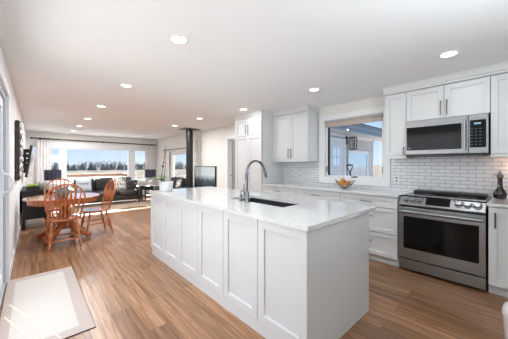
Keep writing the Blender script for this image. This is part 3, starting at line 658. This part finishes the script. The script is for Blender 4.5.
# ------------------------------------------------------------------ rug by the patio door
rr = thing('door_mat', 'flat woven beige rug with a darker border on the floor by the patio door', 'rug', (.1, 3.05, 0))
x0, x1, y0, y1 = -.195, .385, 2.29, 3.85
MB().box(x0, x1, y0, y1, .0005, .004).build('backing', 'rugedge', rr)
MB().box(x0+.004, x1-.004, y0+.004, y1-.004, .0042, .0085).build('border', 'rugborder', rr, bevel=.002)
MB().box(x0+.07, x1-.10, y0+.1, y1-.12, .0086, .0098).build('field', 'rug', rr)
m = MB()
for (ax_, ay, bx_, by_) in ((-.15, 3.18, .165, 2.31), (-.165, 2.94, -.0, 2.45)):
    d = Vector((bx_-ax_, by_-ay, 0)).normalized(); s = Vector((-d.y, d.x, 0))*.006
    A, B = Vector((ax_, ay, .0099)), Vector((bx_, by_, .0099)); h_ = Vector((0, 0, .0006))
    m._add([A-s, B-s, B+s, A+s, A-s+h_, B-s+h_, B+s+h_, A+s+h_], [(0,1,2,3), (7,6,5,4), (0,4,5,1), (1,5,6,2), (2,6,7,3), (3,7,4,0)])
m.build('sun_streak', 'sunstreak', rr)  # raised strips drawn as sun streaks, not part of the weave

# ------------------------------------------------------------------ dining set
tx, ty = .43, 5.42
tb = thing('dining_table', 'round glossy oak pedestal dining table left of the island', 'table', (tx, ty, 0))
MB().lathe([(.0, .712), (.51, .712), (.53, .718), (.538, .728), (.53, .74), (.0, .74)], (tx, ty, 0), 64).build('table_top', 'oaktop', tb, smooth=40)
MB().lathe([(.45, .64), (.48, .64), (.48, .711), (.45, .711)], (tx, ty, 0), 64, cap=False).build('apron', 'oak', tb, smooth=40)
MB().lathe([(.0, .18), (.10, .18), (.11, .2), (.10, .24), (.075, .27), (.09, .31), (.115, .36), (.11, .42), (.08, .47), (.06, .52), (.075, .56), (.12, .6), (.2, .64), (.2, .711), (.0, .711)], (tx, ty, 0), 28).build('pedestal', 'oak', tb, smooth=40)
for k in range(4):
    q = PI/4+.2+k*PI/2; d = Vector((math.cos(q), math.sin(q), 0)); c = Vector((tx, ty, 0))
    MB().tube([c+d*r+Vector((0,0,z)) for r, z in ((.06, .24), (.14, .235), (.22, .17), (.30, .10), (.36, .065), (.41, .06), (.435, .075))], [.05, .055, .05, .042, .045, .042, .02], 12).lathe([(.03, 0), (.035, .012), (.03, .03)], c+d*.38, 14).build('foot', 'oak', tb, smooth=50)
def make_chair():
    t = thing('dining_chair', 'x', 'chair', (0, 0, 0), 'oak bow-back dining chairs')
    # seat, shaped like a shield, front towards +y
    out_ = []
    for k in range(28):
        q = 2*PI*k/28; x = .225*abs(math.cos(q))**.75*(1 if math.cos(q) > 0 else -1); y = .21*abs(math.sin(q))**.75*(1 if math.sin(q) > 0 else -1)
        x *= (1 + .12*(y/.21)) if y > 0 else (1 + .1*(y/.21)); out_.append((x, y))
    m = MB(); n_ = len(out_); vs = []
    for sc_, z in ((.90, .415), (1, .428), (1, .443), (.93, .452), (.6, .441), (.25, .437)):
        vs += [(x*sc_, y*sc_, z) for x, y in out_]
    fs = [tuple(range(n_))[::-1]]
    for r_ in range(5): fs += [(r_*n_+i, r_*n_+(i+1)%n_, (r_+1)*n_+(i+1)%n_, (r_+1)*n_+i) for i in range(n_)]
    fs.append(tuple(5*n_+i for i in range(n_))); m._add(vs, fs); m.build('seat', 'oaktop', t, smooth=50)
    tops = {}
    for sx_, sy_ in ((-1,-1), (1,-1), (-1,1), (1,1)):
        a = Vector((sx_*.15, sy_*.13, .425)); b = Vector((sx_*.195, sy_*.20 - (.03 if sy_ < 0 else 0), 0)); P_ = lambda s_: a.lerp(b, s_)
        MB().tube([P_(s_) for s_ in (0, .12, .2, .26, .3, .45, .6, .66, .72, .9, 1)], [.015, .017, .02, .015, .02, .022, .019, .014, .018, .014, .012], 12).build('leg', 'oak', t, smooth=50)
        tops[(sx_, sy_)] = (P_(.5), P_(.68))
    for sx_ in (-1, 1):
        p, q = tops[(sx_, -1)][0], tops[(sx_, 1)][0]; MB().tube([p.lerp(q, s_) for s_ in (0, .3, .5, .7, 1)], [.008, .011, .014, .011, .008], 10).build('stretcher', 'oak', t, smooth=50)
    for sy_ in (-1, 1):
        p, q = tops[(-1, sy_)][1], tops[(1, sy_)][1]; MB().tube([p.lerp(q, s_) for s_ in (0, .3, .5, .7, 1)], [.008, .012, .014, .012, .008], 10).build('stretcher', 'oak', t, smooth=50)
    def yb(z): return -.16 - (z-.44)*.24
    bow = []
    for k in range(31):
        q = PI*(1.13 - 1.26*k/30) ; bow.append((.245*math.cos(q), .77+.225*math.sin(q)))
    bow = [(-.195, .445), (-.207, .54), (-.226, .64)] + bow[1:-1] + [(.226, .64), (.207, .54), (.195, .445)]
    MB().tube([(x, yb(z), z) for x, z in bow], .0125, 10).build('bow', 'oak', t, smooth=60)
    for k in range(-3, 4):
        xb, xt = k*.046, k*.066
        zt = .77 + math.sqrt(max(0, .225**2*(1-(xt/.245)**2)))
        pts_, rad = [], []
        for s_, w_ in ((0, .008), (.15, .0085), (.35, .011), (.5, .017), (.58, .019), (.66, .014), (.8, .009), (1, .006)):
            z = .445+(zt-.445)*s_; pts_.append((xb+(xt-xb)*s_, yb(z)-(0 if s_ in (0, 1) else .004), z)); rad.append(w_)
        MB().tube(pts_, rad, 8, flat=(.42, (0, 1, 0))).build('spindle', 'oak', t, smooth=60)
    return t
ch = make_chair()
CH = [(.375, 4.93, .08, 'oak bow-back chair nearest the viewer, its back to us, in front of the table'), (.90, 5.42, PI/2+.12, 'oak bow-back chair side-on to us, at the island side of the table'),
      (.42, 6.12, PI-.1, 'oak bow-back chair facing us on the far side of the table, mostly hidden')]
for i, (x, y, rz, lab) in enumerate(CH):
    c = ch if i == 0 else copy_tree(ch); c.location = (x, y, 0); c.rotation_euler = (0, 0, rz); c['label'] = lab
tp = thing('twig_pot', 'small blue-grey round pot with bare twigs on the dining table', 'pot', (.40, 5.25, .74))
MB().lathe([(.0, .7405), (.06, .7405), (.085, .77), (.095, .82), (.09, .87), (.082, .885), (.074, .88), (.08, .84), (.0, .83)], (.40, 5.25, 0), 26).build('pot', 'bluepot', tp, smooth=50)
for dx, dy, h_ in ((.09, .03, .17), (-.03, .05, .14), (.02, -.05, .13), (.05, .09, .1)):
    MB().tube([(.40, 5.25, .83), (.40+dx*.4, 5.25+dy*.4, .9), (.40+dx, 5.25+dy, .83+h_)], [.005, .004, .002], 6).build('twig', 'stem', tp, smooth=60)

# ------------------------------------------------------------------ left wall things
bf = thing('buffet_cabinet', 'low black buffet cabinet against the left wall behind the dining table', 'cabinet', (.08, 7.2, 0))
x0, x1, y0, y1 = -.13, .26, 6.60, 7.9
MB().box(x0-.015, x1+.02, y0-.02, y1+.02, .745, .775).build('top', 'blackwood', bf, bevel=.004)
MB().box(x0, x1, y0, y1, .20, .744).build('body', 'blackwood', bf, bevel=.004)
for x in (x0, x1-.04):
    for y in (y0, y1-.04): MB().box(x, x+.04, y, y+.04, 0, .20).build('leg', 'blackwood', bf, bevel=.003)
for k in range(3):
    a = y0+.03+k*.415; dr = MB().box(x1, x1+.016, a, a+.4, .23, .72).build('door', 'blackwood', bf, bevel=.003); MB().ball((x1+.028, a+.05, .5), .014).build('knob', 'chrome', dr, smooth=90)
gp = thing('moss_planter', 'dark square planter of bright green moss on the black buffet', 'planter', (.02, 6.75, .775))
MB().box(-.07, .13, 6.66, 6.86, .7755, .85).build('box', 'blackwood', gp, bevel=.004)
m = MB()
for k in range(26): m.ball((-.05+random.random()*.16, 6.68+random.random()*.16, .855+random.random()*.02), .022, None, None, 8)
m.build('moss', mat('bright_moss', (146, 164, 70), .8, var=.3, scale=60, bump=.4), gp, smooth=60)
bk = thing('sage_basket', 'pale sage green basket with wire handles on the black buffet beside the moss planter', 'basket', (.17, 6.95, .775))
MB().lathe([(.0, .7755), (.075, .7755), (.09, .80), (.095, .87), (.09, .885), (.085, .87), (.0, .86)], (.17, 6.95, 0), 22).build('basket', mat('sage_weave', (142, 156, 146), .8, var=.15, scale=60, bump=.5), bk, smooth=50)
for s in (-1, 1): MB().torus((.17+s*.06, 6.95, .885), .03, .004, Matrix.Rotation(PI/2, 3, 'X'), 16, 6, PI).build('handle', 'darkmetal', bk, smooth=60)
# ornate mirror
mr = thing('wall_mirror', 'ornate silver scrollwork mirror in a thick dark frame on the left wall', 'mirror', (lx(5.4), 5.4, 1.05))
X0 = lx(5.4)+.004; my0, my1, mz0, mz1 = 5.0, 5.92, 1.06, 1.95
MB().box(X0, X0+.045, my0, my0+.12, mz0, mz1).box(X0, X0+.045, my1-.12, my1, mz0, mz1).box(X0, X0+.045, my0+.12, my1-.12, mz0, mz0+.12).box(X0, X0+.045, my0+.12, my1-.12, mz1-.12, mz1).build('frame', 'bronzewood', mr, bevel=.004)
MB().box(X0+.005, X0+.02, my0+.12, my1-.12, mz0+.12, mz1-.12).build('mirror_glass', 'mirror', mr)
m = MB(); RY = Matrix.Rotation(PI/2, 3, 'Y')
def scroll(cy, cz, r, a0):
    pts_ = [(X0+.055+.006*math.sin(i), cy+r*(1-i/26)*math.cos(a0+i*.42), cz+r*(1-i/26)*math.sin(a0+i*.42)) for i in range(22)]
    m.tube(pts_, [.010+.007*(1-i/22) for i in range(22)], 7)
for k in range(7):
    z = mz0+.07+k*.125; scroll(my0+.06, z, .058, k*1.3); scroll(my1-.06, z, .058, k*1.3+PI)
for k in range(5):
    y = my0+.19+k*.135; scroll(y, mz0+.06, .058, k*1.1); scroll(y, mz1-.06, .058, k*1.1+2)
m.ball((X0+.06, (my0+my1)/2, mz1-.02), .03, .07, .05); m.build('scrollwork', 'silver', mr, smooth=70)
# television seen edge-on
tv = thing('television', 'thin black television seen edge-on, tilted down on a black wall bracket', 'television', (lx(7.9), 7.9, 1.35))
yaw = .08
for nm, mt_, o0, o1 in (('cabinet', 'tvblack', 0, .04), ('screen', 'screen', .0402, .046)):
    yA, yB = 7.42, 8.4; b_, t_ = -.105, -.015; iz = .012 if nm == 'screen' else 0
    MB()._add([(b_+o0, yA+iz, 1.01+iz), (b_+o1, yA+iz, 1.01+iz), (t_+o1, yA+iz, 1.73-iz), (t_+o0, yA+iz, 1.73-iz), (b_+o0+yaw, yB-iz, 1.01+iz), (b_+o1+yaw, yB-iz, 1.01+iz), (t_+o1+yaw, yB-iz, 1.73-iz), (t_+o0+yaw, yB-iz, 1.73-iz)],
              [(0,1,2,3), (7,6,5,4), (0,4,5,1), (1,5,6,2), (2,6,7,3), (3,7,4,0)]).build(nm, mt_, tv)
m = MB(); xw = lx(7.8)+.012
m.box(xw-.008, xw, 7.6, 8.0, 1.2, 1.6)
for y in (7.65, 7.95):
    m.box(xw, xw+.02, y, y+.03, 1.1, 1.66); m.tube([(xw+.01, y, 1.60), (t_-.012, y, 1.62)], .012, 8); m.tube([(xw+.01, y, 1.2), (b_+.02, y, 1.2)], .012, 8)
for k in range(5): m.box(xw, -.075+.016*k, 7.62, 7.66, 1.12+k*.11, 1.205+k*.11)
m.box(xw+.02, xw+.06, 7.55, 7.60, 1.1, 1.64)
m.build('wall_bracket', 'darkmetal', tv)
so = thing('wall_outlet', 'white wall outlet low on the left wall before the buffet', 'outlet', (lx(5.9), 5.9, .4), 'wall outlets')
MB().box(lx(5.9)+.002, lx(5.9)+.008, 5.86, 5.94, .34, .46).build('cover_plate', 'outlet', so, bevel=.002)

# ------------------------------------------------------------------ living room
def make_sofa(label, W, D, n, name, loc, rz, group=None):   # local: front towards -y, x from 0 to W
    t = thing(name, label, 'sofa', (0, 0, 0), group)
    ar = .16
    MB().box(ar+.001, W-ar-.001, .03, D-.02, .10, .27).build('base', 'leather', t, bevel=.02)
    for x in (0, W-ar): MB().cushion(x, x+ar, 0, D-.02, .09, .56).build('armrest', 'leather', t, smooth=60)
    MB().cushion(ar+.0, W-ar-.0, D-.2, D, .14, .78).build('back_frame', 'leather', t, smooth=60)
    w_ = (W-2*ar)/n
    for k in range(n):
        MB().cushion(ar+k*w_+.002, ar+(k+1)*w_-.002, -.02, D-.18, .26, .44).build('seat_cushion', 'leatherseat', t, smooth=60)
        MB().cushion(ar+k*w_+.002, ar+(k+1)*w_-.002, D-.36, D-.13, .42, .85, Matrix.Translation((0, 0, 0))).build('back_cushion', 'leather', t, smooth=60)
    for x in (.05, W-.11):
        for y in (.05, D-.12): MB().lathe([(.022, 0), (.03, .11)], (x+.03, y+.03, 0), 12).build('leg', 'blackwood', t)
    t.location = loc; t.rotation_euler = (0, 0, rz); return t
make_sofa('long dark brown leather sofa below the far picture window', 2.02, .95, 3, 'sofa', (.82, 8.8, 0), 0)
make_sofa('dark leather loveseat by the side window, mostly hidden behind the island', 1.15, .92, 2, 'loveseat', (3.02, 8.42, 0), -PI/2)
def pillow(label, mt_, c, size, rx_, rz_, extra=None, ry_=0):
    t = thing('throw_pillow', label, 'pillow', (0, 0, 0), 'throw pillows on the sofas')
    n_ = 10; vs = []; fs = []
    for side in (1, -1):
        for i in range(n_+1):
            for j in range(n_+1):
                u, v = -1+2*i/n_, -1+2*j/n_; th_ = .065*((1-u**4)*(1-v**4))**.5
                k = 1 - .07*(1-abs(u*v)); vs.append((u*size/2*k, side*th_, v*size/2*k))
    N = (n_+1)**2
    for i in range(n_):
        for j in range(n_):
            a = i*(n_+1)+j; fs.append((a, a+1, a+n_+2, a+n_+1)); fs.append((N+a, N+a+n_+1, N+a+n_+2, N+a+1))
    m = MB()._add(vs, fs); bmesh.ops.remove_doubles(m.b, verts=m.b.verts[:], dist=1e-5); m.build('cover', mt_, t, smooth=60)
    if extra: extra(t)
    t.location = c; t.rotation_euler = (rx_, ry_, rz_); return t
def scribble(t):
    m = MB()
    for k in range(5):
        x = -.12+k*.055; pts_ = [(x+.022*math.cos(q), -.068, .02+.035*math.sin(q)) for q in [0, .8, 1.6, 2.4, 3.2, 4, 4.8, 5.6]]
        m.tube(pts_[:5+k % 3], .006, 5)
    m.build('printed_lettering', 'print', t)
pillow('pale grey pillow with dark lettering at the left of the long sofa', 'pillowgrey', (1.22, 9.22, .64), .42, -.25, .05, scribble)
pillow('cream and black floral pillow at the right of the long sofa', 'pillowfloral', (2.23, 9.18, .63), .42, -.3, .1)
pillow('dark printed pillow leaning on the right arm of the long sofa', 'pillowdark', (2.56, 9.04, .60), .34, -.35, -.3)
pillow('dark and pale printed pillow on the loveseat by the side window', 'pillowdark', (3.68, 7.98, .66), .42, -.3, -PI/2+.2)
pillow('pale floral pillow on the loveseat by the side window', 'pillowfloral', (3.60, 7.62, .64), .36, -.3, -PI/2-.2)
def end_table(label, x, y, h, s=.42):
    t = thing('end_table', label, 'table', (x, y, 0), 'black end tables')
    MB().box(x-s/2, x+s/2, y-s/2, y+s/2, h-.03, h).build('top', 'blackwood', t, bevel=.004)
    for sx_ in (-1, 1):
        for sy_ in (-1, 1):
            MB().box(x+sx_*(s/2-.02)-.018, x+sx_*(s/2-.02)+.018, y+sy_*(s/2-.02)-.018, y+sy_*(s/2-.02)+.018, 0, h-.031).build('leg', 'blackwood', t)
    MB().box(x-s/2+.03, x+s/2-.03, y-s/2+.03, y+s/2-.03, h-.13, h-.0305).build('apron', 'blackwood', t)
    MB().box(x-s/2+.03, x+s/2-.03, y-s/2+.03, y+s/2-.03, .15, .17).build('shelf', 'blackwood', t)
end_table('black end table left of the long sofa, under the left table lamp', .50, 9.1, .52)
end_table('black end table right of the long sofa, under the right table lamp', 3.19, 9.2, .50)
def table_lamp(label, x, y, h, top):
    t = thing('table_lamp', label, 'lamp', (x, y, h), 'table lamps with navy shades')
    MB().lathe([(.0, h+.0005), (.07, h+.0005), (.075, h+.012), (.05, h+.025), (.075, h+.08), (.085, h+.13), (.06, h+.19), (.02, h+.22), (.012, h+.26)], (x, y, 0), 24).build('base', 'ceramic', t, smooth=50)
    MB().tube([(x, y, h+.25), (x, y, top-.04)], .006, 8).tube([(x-.185, y, top-.04), (x+.185, y, top-.04)], .003, 6).build('stem', 'chrome', t)
    s0 = top-.29
    MB().lathe([(.188, s0), (.192, s0), (.192, top), (.188, top), (.188, s0)], (x, y, 0), 40, cap=False).build('lamp_shade', 'navy', t, smooth=50)
table_lamp('white table lamp with a navy drum shade at the left, behind the dining table', .46, 8.98, .52, 1.135)
table_lamp('white table lamp with a navy drum shade at the right, beyond the island pot', 3.27, 9.27, .50, 1.10)
tag(MB().box(.9, 3.0, 7.85, 8.75, .0005, .012).build('area_rug', 'striped', bevel=.003), 'brown and beige striped rug in front of the long sofa', 'rug')
def curtain(label, pts0, pts1, z0, z1, waves, amp):
    n_ = waves*10; A, B = Vector(pts0), Vector(pts1); d = B-A; nrm = Vector((-d.y, d.x, 0)).normalized(); vs, fs = [], []
    for j in range(9):
        s_ = j/8; z = z1+(z0-z1)*s_; fl = 1
        for i in range(n_+1):
            t_ = i/n_; p = A+d*t_+nrm*amp*(.7+.3*s_)*math.sin(t_*waves*2*PI+.4*math.sin(s_*3)); vs.append((p.x, p.y, z))
    for j in range(8):
        for i in range(n_): a = j*(n_+1)+i; fs.append((a, a+1, a+n_+2, a+n_+1))
    o = MB()._add(vs, fs).build('curtain', 'curtain', smooth=80)
    md = o.modifiers.new('thick', 'SOLIDIFY'); md.thickness = .004
    return tag(o, label, 'curtain', 'patterned white curtains')
curtain('white patterned curtain at the left end of the far window, behind the left lamp', (.12, WY-.11, 0), (.50, WY-.11, 0), .02, 2.105, 5, .035)
curtain('white patterned curtain at the right end of the far window, behind the right lamp', (3.55, WY-.11, 0), (3.90, WY-.11, 0), .02, 2.07, 5, .035)
curtain('white patterned curtain on the right wall beside the side window, behind the orchid stem', (WX-.11, 9.15, 0), (WX-.11, 9.62, 0), .02, 1.81, 5, .03)
rd = thing('curtain_rod', 'long dark curtain rod with finials above the far picture window', 'curtain rod', (2.0, WY-.11, 2.14))
MB().tube([(.02, WY-.11, 2.155), (3.98, WY-.11, 2.12)], .02, 10).build('rod', 'rod', rd, smooth=60)
for x, z in ((0, 2.155), (3.99, 2.12)): MB().ball((x, WY-.11, z), .028).build('finial', 'rod', rd, smooth=90)
for x in (.22, 2.04, 3.86): MB().tube([(x, WY, 2.14), (x, WY-.11, 2.14)], .008, 8).lathe([(.03, 0), (.03, .008)], (x, WY-.009, 2.14), 14, Matrix.Rotation(PI/2, 3, 'X')).torus((x, WY-.11, 2.14), .022, .007, Matrix.Rotation(PI/2, 3, 'Y')).build('bracket', 'rod', rd, smooth=60)
rd = thing('curtain_rod', 'short dark curtain rod above the side window on the right wall', 'curtain rod', (WX-.11, 8.6, 1.86))
MB().tube([(WX-.11, 7.5, 1.86), (WX-.11, 9.7, 1.86)], .012, 10).build('rod', 'rod', rd, smooth=60)
for y in (7.5, 9.7): MB().ball((WX-.11, y, 1.86), .024).build('finial', 'rod', rd, smooth=90)
for y in (7.62, 9.62): MB().tube([(WX, y, 1.86), (WX-.11, y, 1.86)], .008, 8).build('bracket', 'rod', rd, smooth=60)
# stove pipe and wood stove
sx0, sy0 = 3.58, 6.84
st = thing('wood_stove', 'black wood stove hidden behind the island, with a tall black pipe rising to the ceiling', 'stove', (sx0, sy0, 0))
MB().lathe([(.102, .58), (.102, CZ-.006)], (sx0, sy0, 0), 28).lathe([(.106, 1.42), (.106, 1.45)], (sx0, sy0, 0), 28).build('stove_pipe', 'black', st, smooth=40)
MB().box(sx0-.25, sx0+.25, sy0-.25, sy0+.25, CZ-.012, CZ-.0005).build('ceiling_plate', 'black', st, bevel=.002)
MB().box(sx0-.22, sx0+.22, sy0-.28, sy0+.28, .14, .56).box(sx0-.25, sx0+.25, sy0-.31, sy0+.31, .56, .585).build('firebox', 'black', st, bevel=.01)
MB().box(sx0-.235, sx0-.221, sy0-.18, sy0+.18, .22, .5).build('stove_door', 'blackglass', st, bevel=.004)
for x in (-.18, .18):
    for y in (-.24, .24): MB().lathe([(.02, 0), (.03, .14)], (sx0+x, sy0+y, 0), 10).build('leg', 'black', st)
# picture on right wall
pc = thing('framed_picture', 'misty forest picture in a thin black frame on the wall right of the stove pipe', 'picture', (WX, 6.8, .62))
a, b, c, d = 6.07, 7.30, .50, 1.232
MB().box(WX-.05, WX-.001, a, a+.02, c, d).box(WX-.05, WX-.001, b-.02, b, c, d).box(WX-.05, WX-.001, a+.02, b-.02, d-.02, d).box(WX-.05, WX-.001, a+.02, b-.02, c, c+.02).build('frame', 'tvblack', pc)
MB().box(WX-.04, WX-.002, a+.02, b-.02, c+.02, d-.02).build('print', 'art', pc)

# ------------------------------------------------------------------ outdoors
struct(MB().box(-300, 500, -60, 420, -.75, -.7).build('ground', 'snow'))
struct(MB().box(-.3, 6.5, WY+.16, 14.3, -.25, -.12).build('deck', 'deckboard'))
dk = thing('deck_railing', 'white deck railing with a brown wooden cap outside the far picture window', 'railing', (2.0, 14.1, -.12))
MB().box(-.3, 3.58, 14.0, 14.1, -.12, .699).build('panel', 'rail_white', dk)
MB().box(3.5, 3.6, 12.0, 13.99, -.12, .699).build('panel', 'rail_white', dk)
MB().box(-.3, 3.66, 13.96, 14.14, .70, .83).build('cap', 'deckwood', dk, bevel=.004)
MB().box(3.47, 3.65, 12.0, 13.955, .70, .83).build('cap', 'deckwood', dk, bevel=.004)
def grove(name, label, mtname, count, x0, x1, y0, y1, hmin, hmax, conical):
    m = MB()
    for k in range(count):
        x = random.uniform(x0, x1); y = random.uniform(y0, y1); h_ = random.uniform(hmin, hmax)
        if conical:
            z = -.7; r = h_*.75
            for lv in range(4): m.lathe([(r*(1-lv*.22), z+h_*(.08+lv*.22)), (r*.12, z+h_*(.42+lv*.2))], (x, y, 0), 7)
        else:
            m.tube([(x, y, -.7), (x+random.uniform(-.1,.1), y, -.7+h_*.5), (x+random.uniform(-.3,.3), y, -.7+h_)], [.10, .07, .02], 4)
            for j in range(8):
                q = random.uniform(0, 2*PI); z = -.7+h_*random.uniform(.25, .85); l_ = h_*.26
                m.tube([(x, y, z), (x+l_*.6*math.cos(q), y+l_*.6*math.sin(q), z+l_*.6), (x+l_*.9*math.cos(q), y+l_*.9*math.sin(q), z+l_*1.2)], [.06, .045, .02], 3)
    tag(m.build(name, mtname), label, 'trees', kind='stuff')
grove('bare_treeline', 'far line of bare grey trees beyond the snowy field', 'twigs', 330, -12, 95, 97, 104, 1.5, 3.0, False)
grove('shrub_belt', 'low dark belt of brush and spruce under the bare treeline', 'spruce', 300, -12, 105, 90, 95, 1.2, 2.1, True)

# wing of the house outside the kitchen window
wg = thing('house_wing', 'grey-blue sided wing of the house seen through the kitchen window', 'building', (7.8, 4.1, -.1))
WYY = 4.1; wx0, wx1 = 4.35, 10.42
MB().box(wx0, wx1, WYY+.03, 6.9, -.6, 2.28).build('wall', 'siding', wg)
m = MB()
for k in range(22):
    z = -.5+k*.125; m._add([(wx0, WYY+.03, z), (wx1, WYY+.03, z), (wx1, WYY+.03, z+.125), (wx0, WYY+.03, z+.125), (wx0, WYY-.018, z), (wx1, WYY-.018, z), (wx1, WYY+.022, z+.125), (wx0, WYY+.022, z+.125)], [(0,1,2,3), (7,6,5,4), (0,4,5,1), (1,5,6,2), (2,6,7,3), (3,7,4,0)])
m.build('siding', 'siding', wg)
MB().box(wx1-.12, wx1+.02, WYY-.02, WYY+.02, -.5, 2.27).build('corner_trim', 'sidetrim', wg)
MB().box(wx0, wx1+.02, WYY-.02, WYY+.03, 2.22, 2.305).build('frieze', 'sidetrim', wg)
MB().box(wx0, 12.0, 3.5, WYY+.2, 2.306, 2.33).build('soffit', 'soffittan', wg)
MB().box(wx0, 12.0, 3.45, 3.499, 2.29, 2.56).build('fascia', 'soffit', wg)
for z in (2.36, 2.49): MB().box(wx0, 12.0, 3.44, 3.4495, z, z+.02).build('fascia_seam', 'fascia', wg)
MB().prism([(3.43, 2.561), (7.2, 3.3), (7.2, 3.35), (3.43, 2.60)], 'x', wx0, 12.0).build('roof', 'fascia', wg)
dr = MB().box(6.98, 7.86, WYY-.03, WYY-.0185, -.1, 2.05).build('entry_door', 'outdoor', wg, bevel=.004)
MB().box(7.16, 7.62, WYY-.034, WYY-.0305, 1.25, 1.85).build('door_glass', 'winref', dr)
MB().box(7.37, 7.41, WYY-.04, WYY-.0345, 1.25, 1.85).box(7.12, 7.66, WYY-.04, WYY-.0345, 1.53, 1.57).box(7.10, 7.16, WYY-.04, WYY-.0345, 1.2, 1.9).box(7.62, 7.68, WYY-.04, WYY-.0345, 1.2, 1.9).build('muntins', 'sidetrim', dr)
MB().box(6.86, 6.975, WYY-.05, WYY-.019, -.1, 2.17).box(7.865, 7.98, WYY-.05, WYY-.019, -.1, 2.17).box(6.975, 7.865, WYY-.05, WYY-.019, 2.055, 2.17).build('door_trim', 'sidetrim', wg)
MB().box(8.15, 9.8, WYY-.05, WYY-.019, .45, .56).box(8.15, 9.8, WYY-.05, WYY-.019, 1.69, 1.79).box(8.15, 8.25, WYY-.05, WYY-.019, .56, 1.69).box(9.7, 9.8, WYY-.05, WYY-.019, .56, 1.69).build('window_trim', 'sidetrim', wg)
MB().box(8.25, 9.7, WYY-.03, WYY-.0185, .56, 1.69).build('window_glass', 'winref', wg)
struct(MB().box(4.3, 12.5, -3, WYY-.06, -.35, -.15).build('porch_deck', 'deckboard'))
ln = thing('wall_lantern', 'black square metal lantern on the siding outside the kitchen window', 'lantern', (8.30, WYY-.1, 1.8))
lx0, ly0 = 8.20, 3.90; a = .08
MB().box(8.0, 8.15, WYY-.04, WYY-.02, 1.98, 2.26).tube([(lx0-.1, WYY-.03, 2.2), (lx0, ly0, 2.215)], .02, 8).build('bracket', 'darkmetal', ln)
m = MB()
for sx_ in (-1, 1):
    for sy_ in (-1, 1): m.box(lx0+sx_*a-.013, lx0+sx_*a+.013, ly0+sy_*a-.013, ly0+sy_*a+.013, 1.82, 2.2)
m.box(lx0-a-.013, lx0+a+.013, ly0-a-.013, ly0+a+.013, 2.2, 2.24).box(lx0-a-.013, lx0+a+.013, ly0-a-.013, ly0+a+.013, 1.79, 1.82); m.build('cage', 'darkmetal', ln)
MB().lathe([(.06, 1.84), (.06, 2.1)], (lx0, ly0, 0), 16).build('glass_chimney', 'lantern_glass', ln)
sv = thing('snow_shovel', 'black D-handled shovel standing outside the kitchen window', 'shovel', (4.75, 2.18, -.15))
gx, gy = 4.62, 2.263
MB().tube([(gx+.0, gy, 1.15), (gx+.25, gy, .10), (gx+.31, gy, -.0)], .016, 10).build('shaft', 'darkmetal', sv, smooth=60)
MB().tube([(gx, gy, 1.15), (gx-.005, gy+.03, 1.19), (gx-.01, gy+.055, 1.24), (gx-.01, gy+.055, 1.285)], .011, 8).tube([(gx, gy, 1.15), (gx-.005, gy-.03, 1.19), (gx-.01, gy-.055, 1.24), (gx-.01, gy-.055, 1.285)], .011, 8).tube([(gx-.01, gy-.06, 1.285), (gx-.01, gy+.06, 1.285)], .016, 10).build('grip', 'rubber', sv, smooth=60)
MB().box(-.2, .2, -.015, .015, -.15, .22, Matrix.Translation((gx+.33, gy, 0))).build('blade', 'darkmetal', sv, bevel=.008)
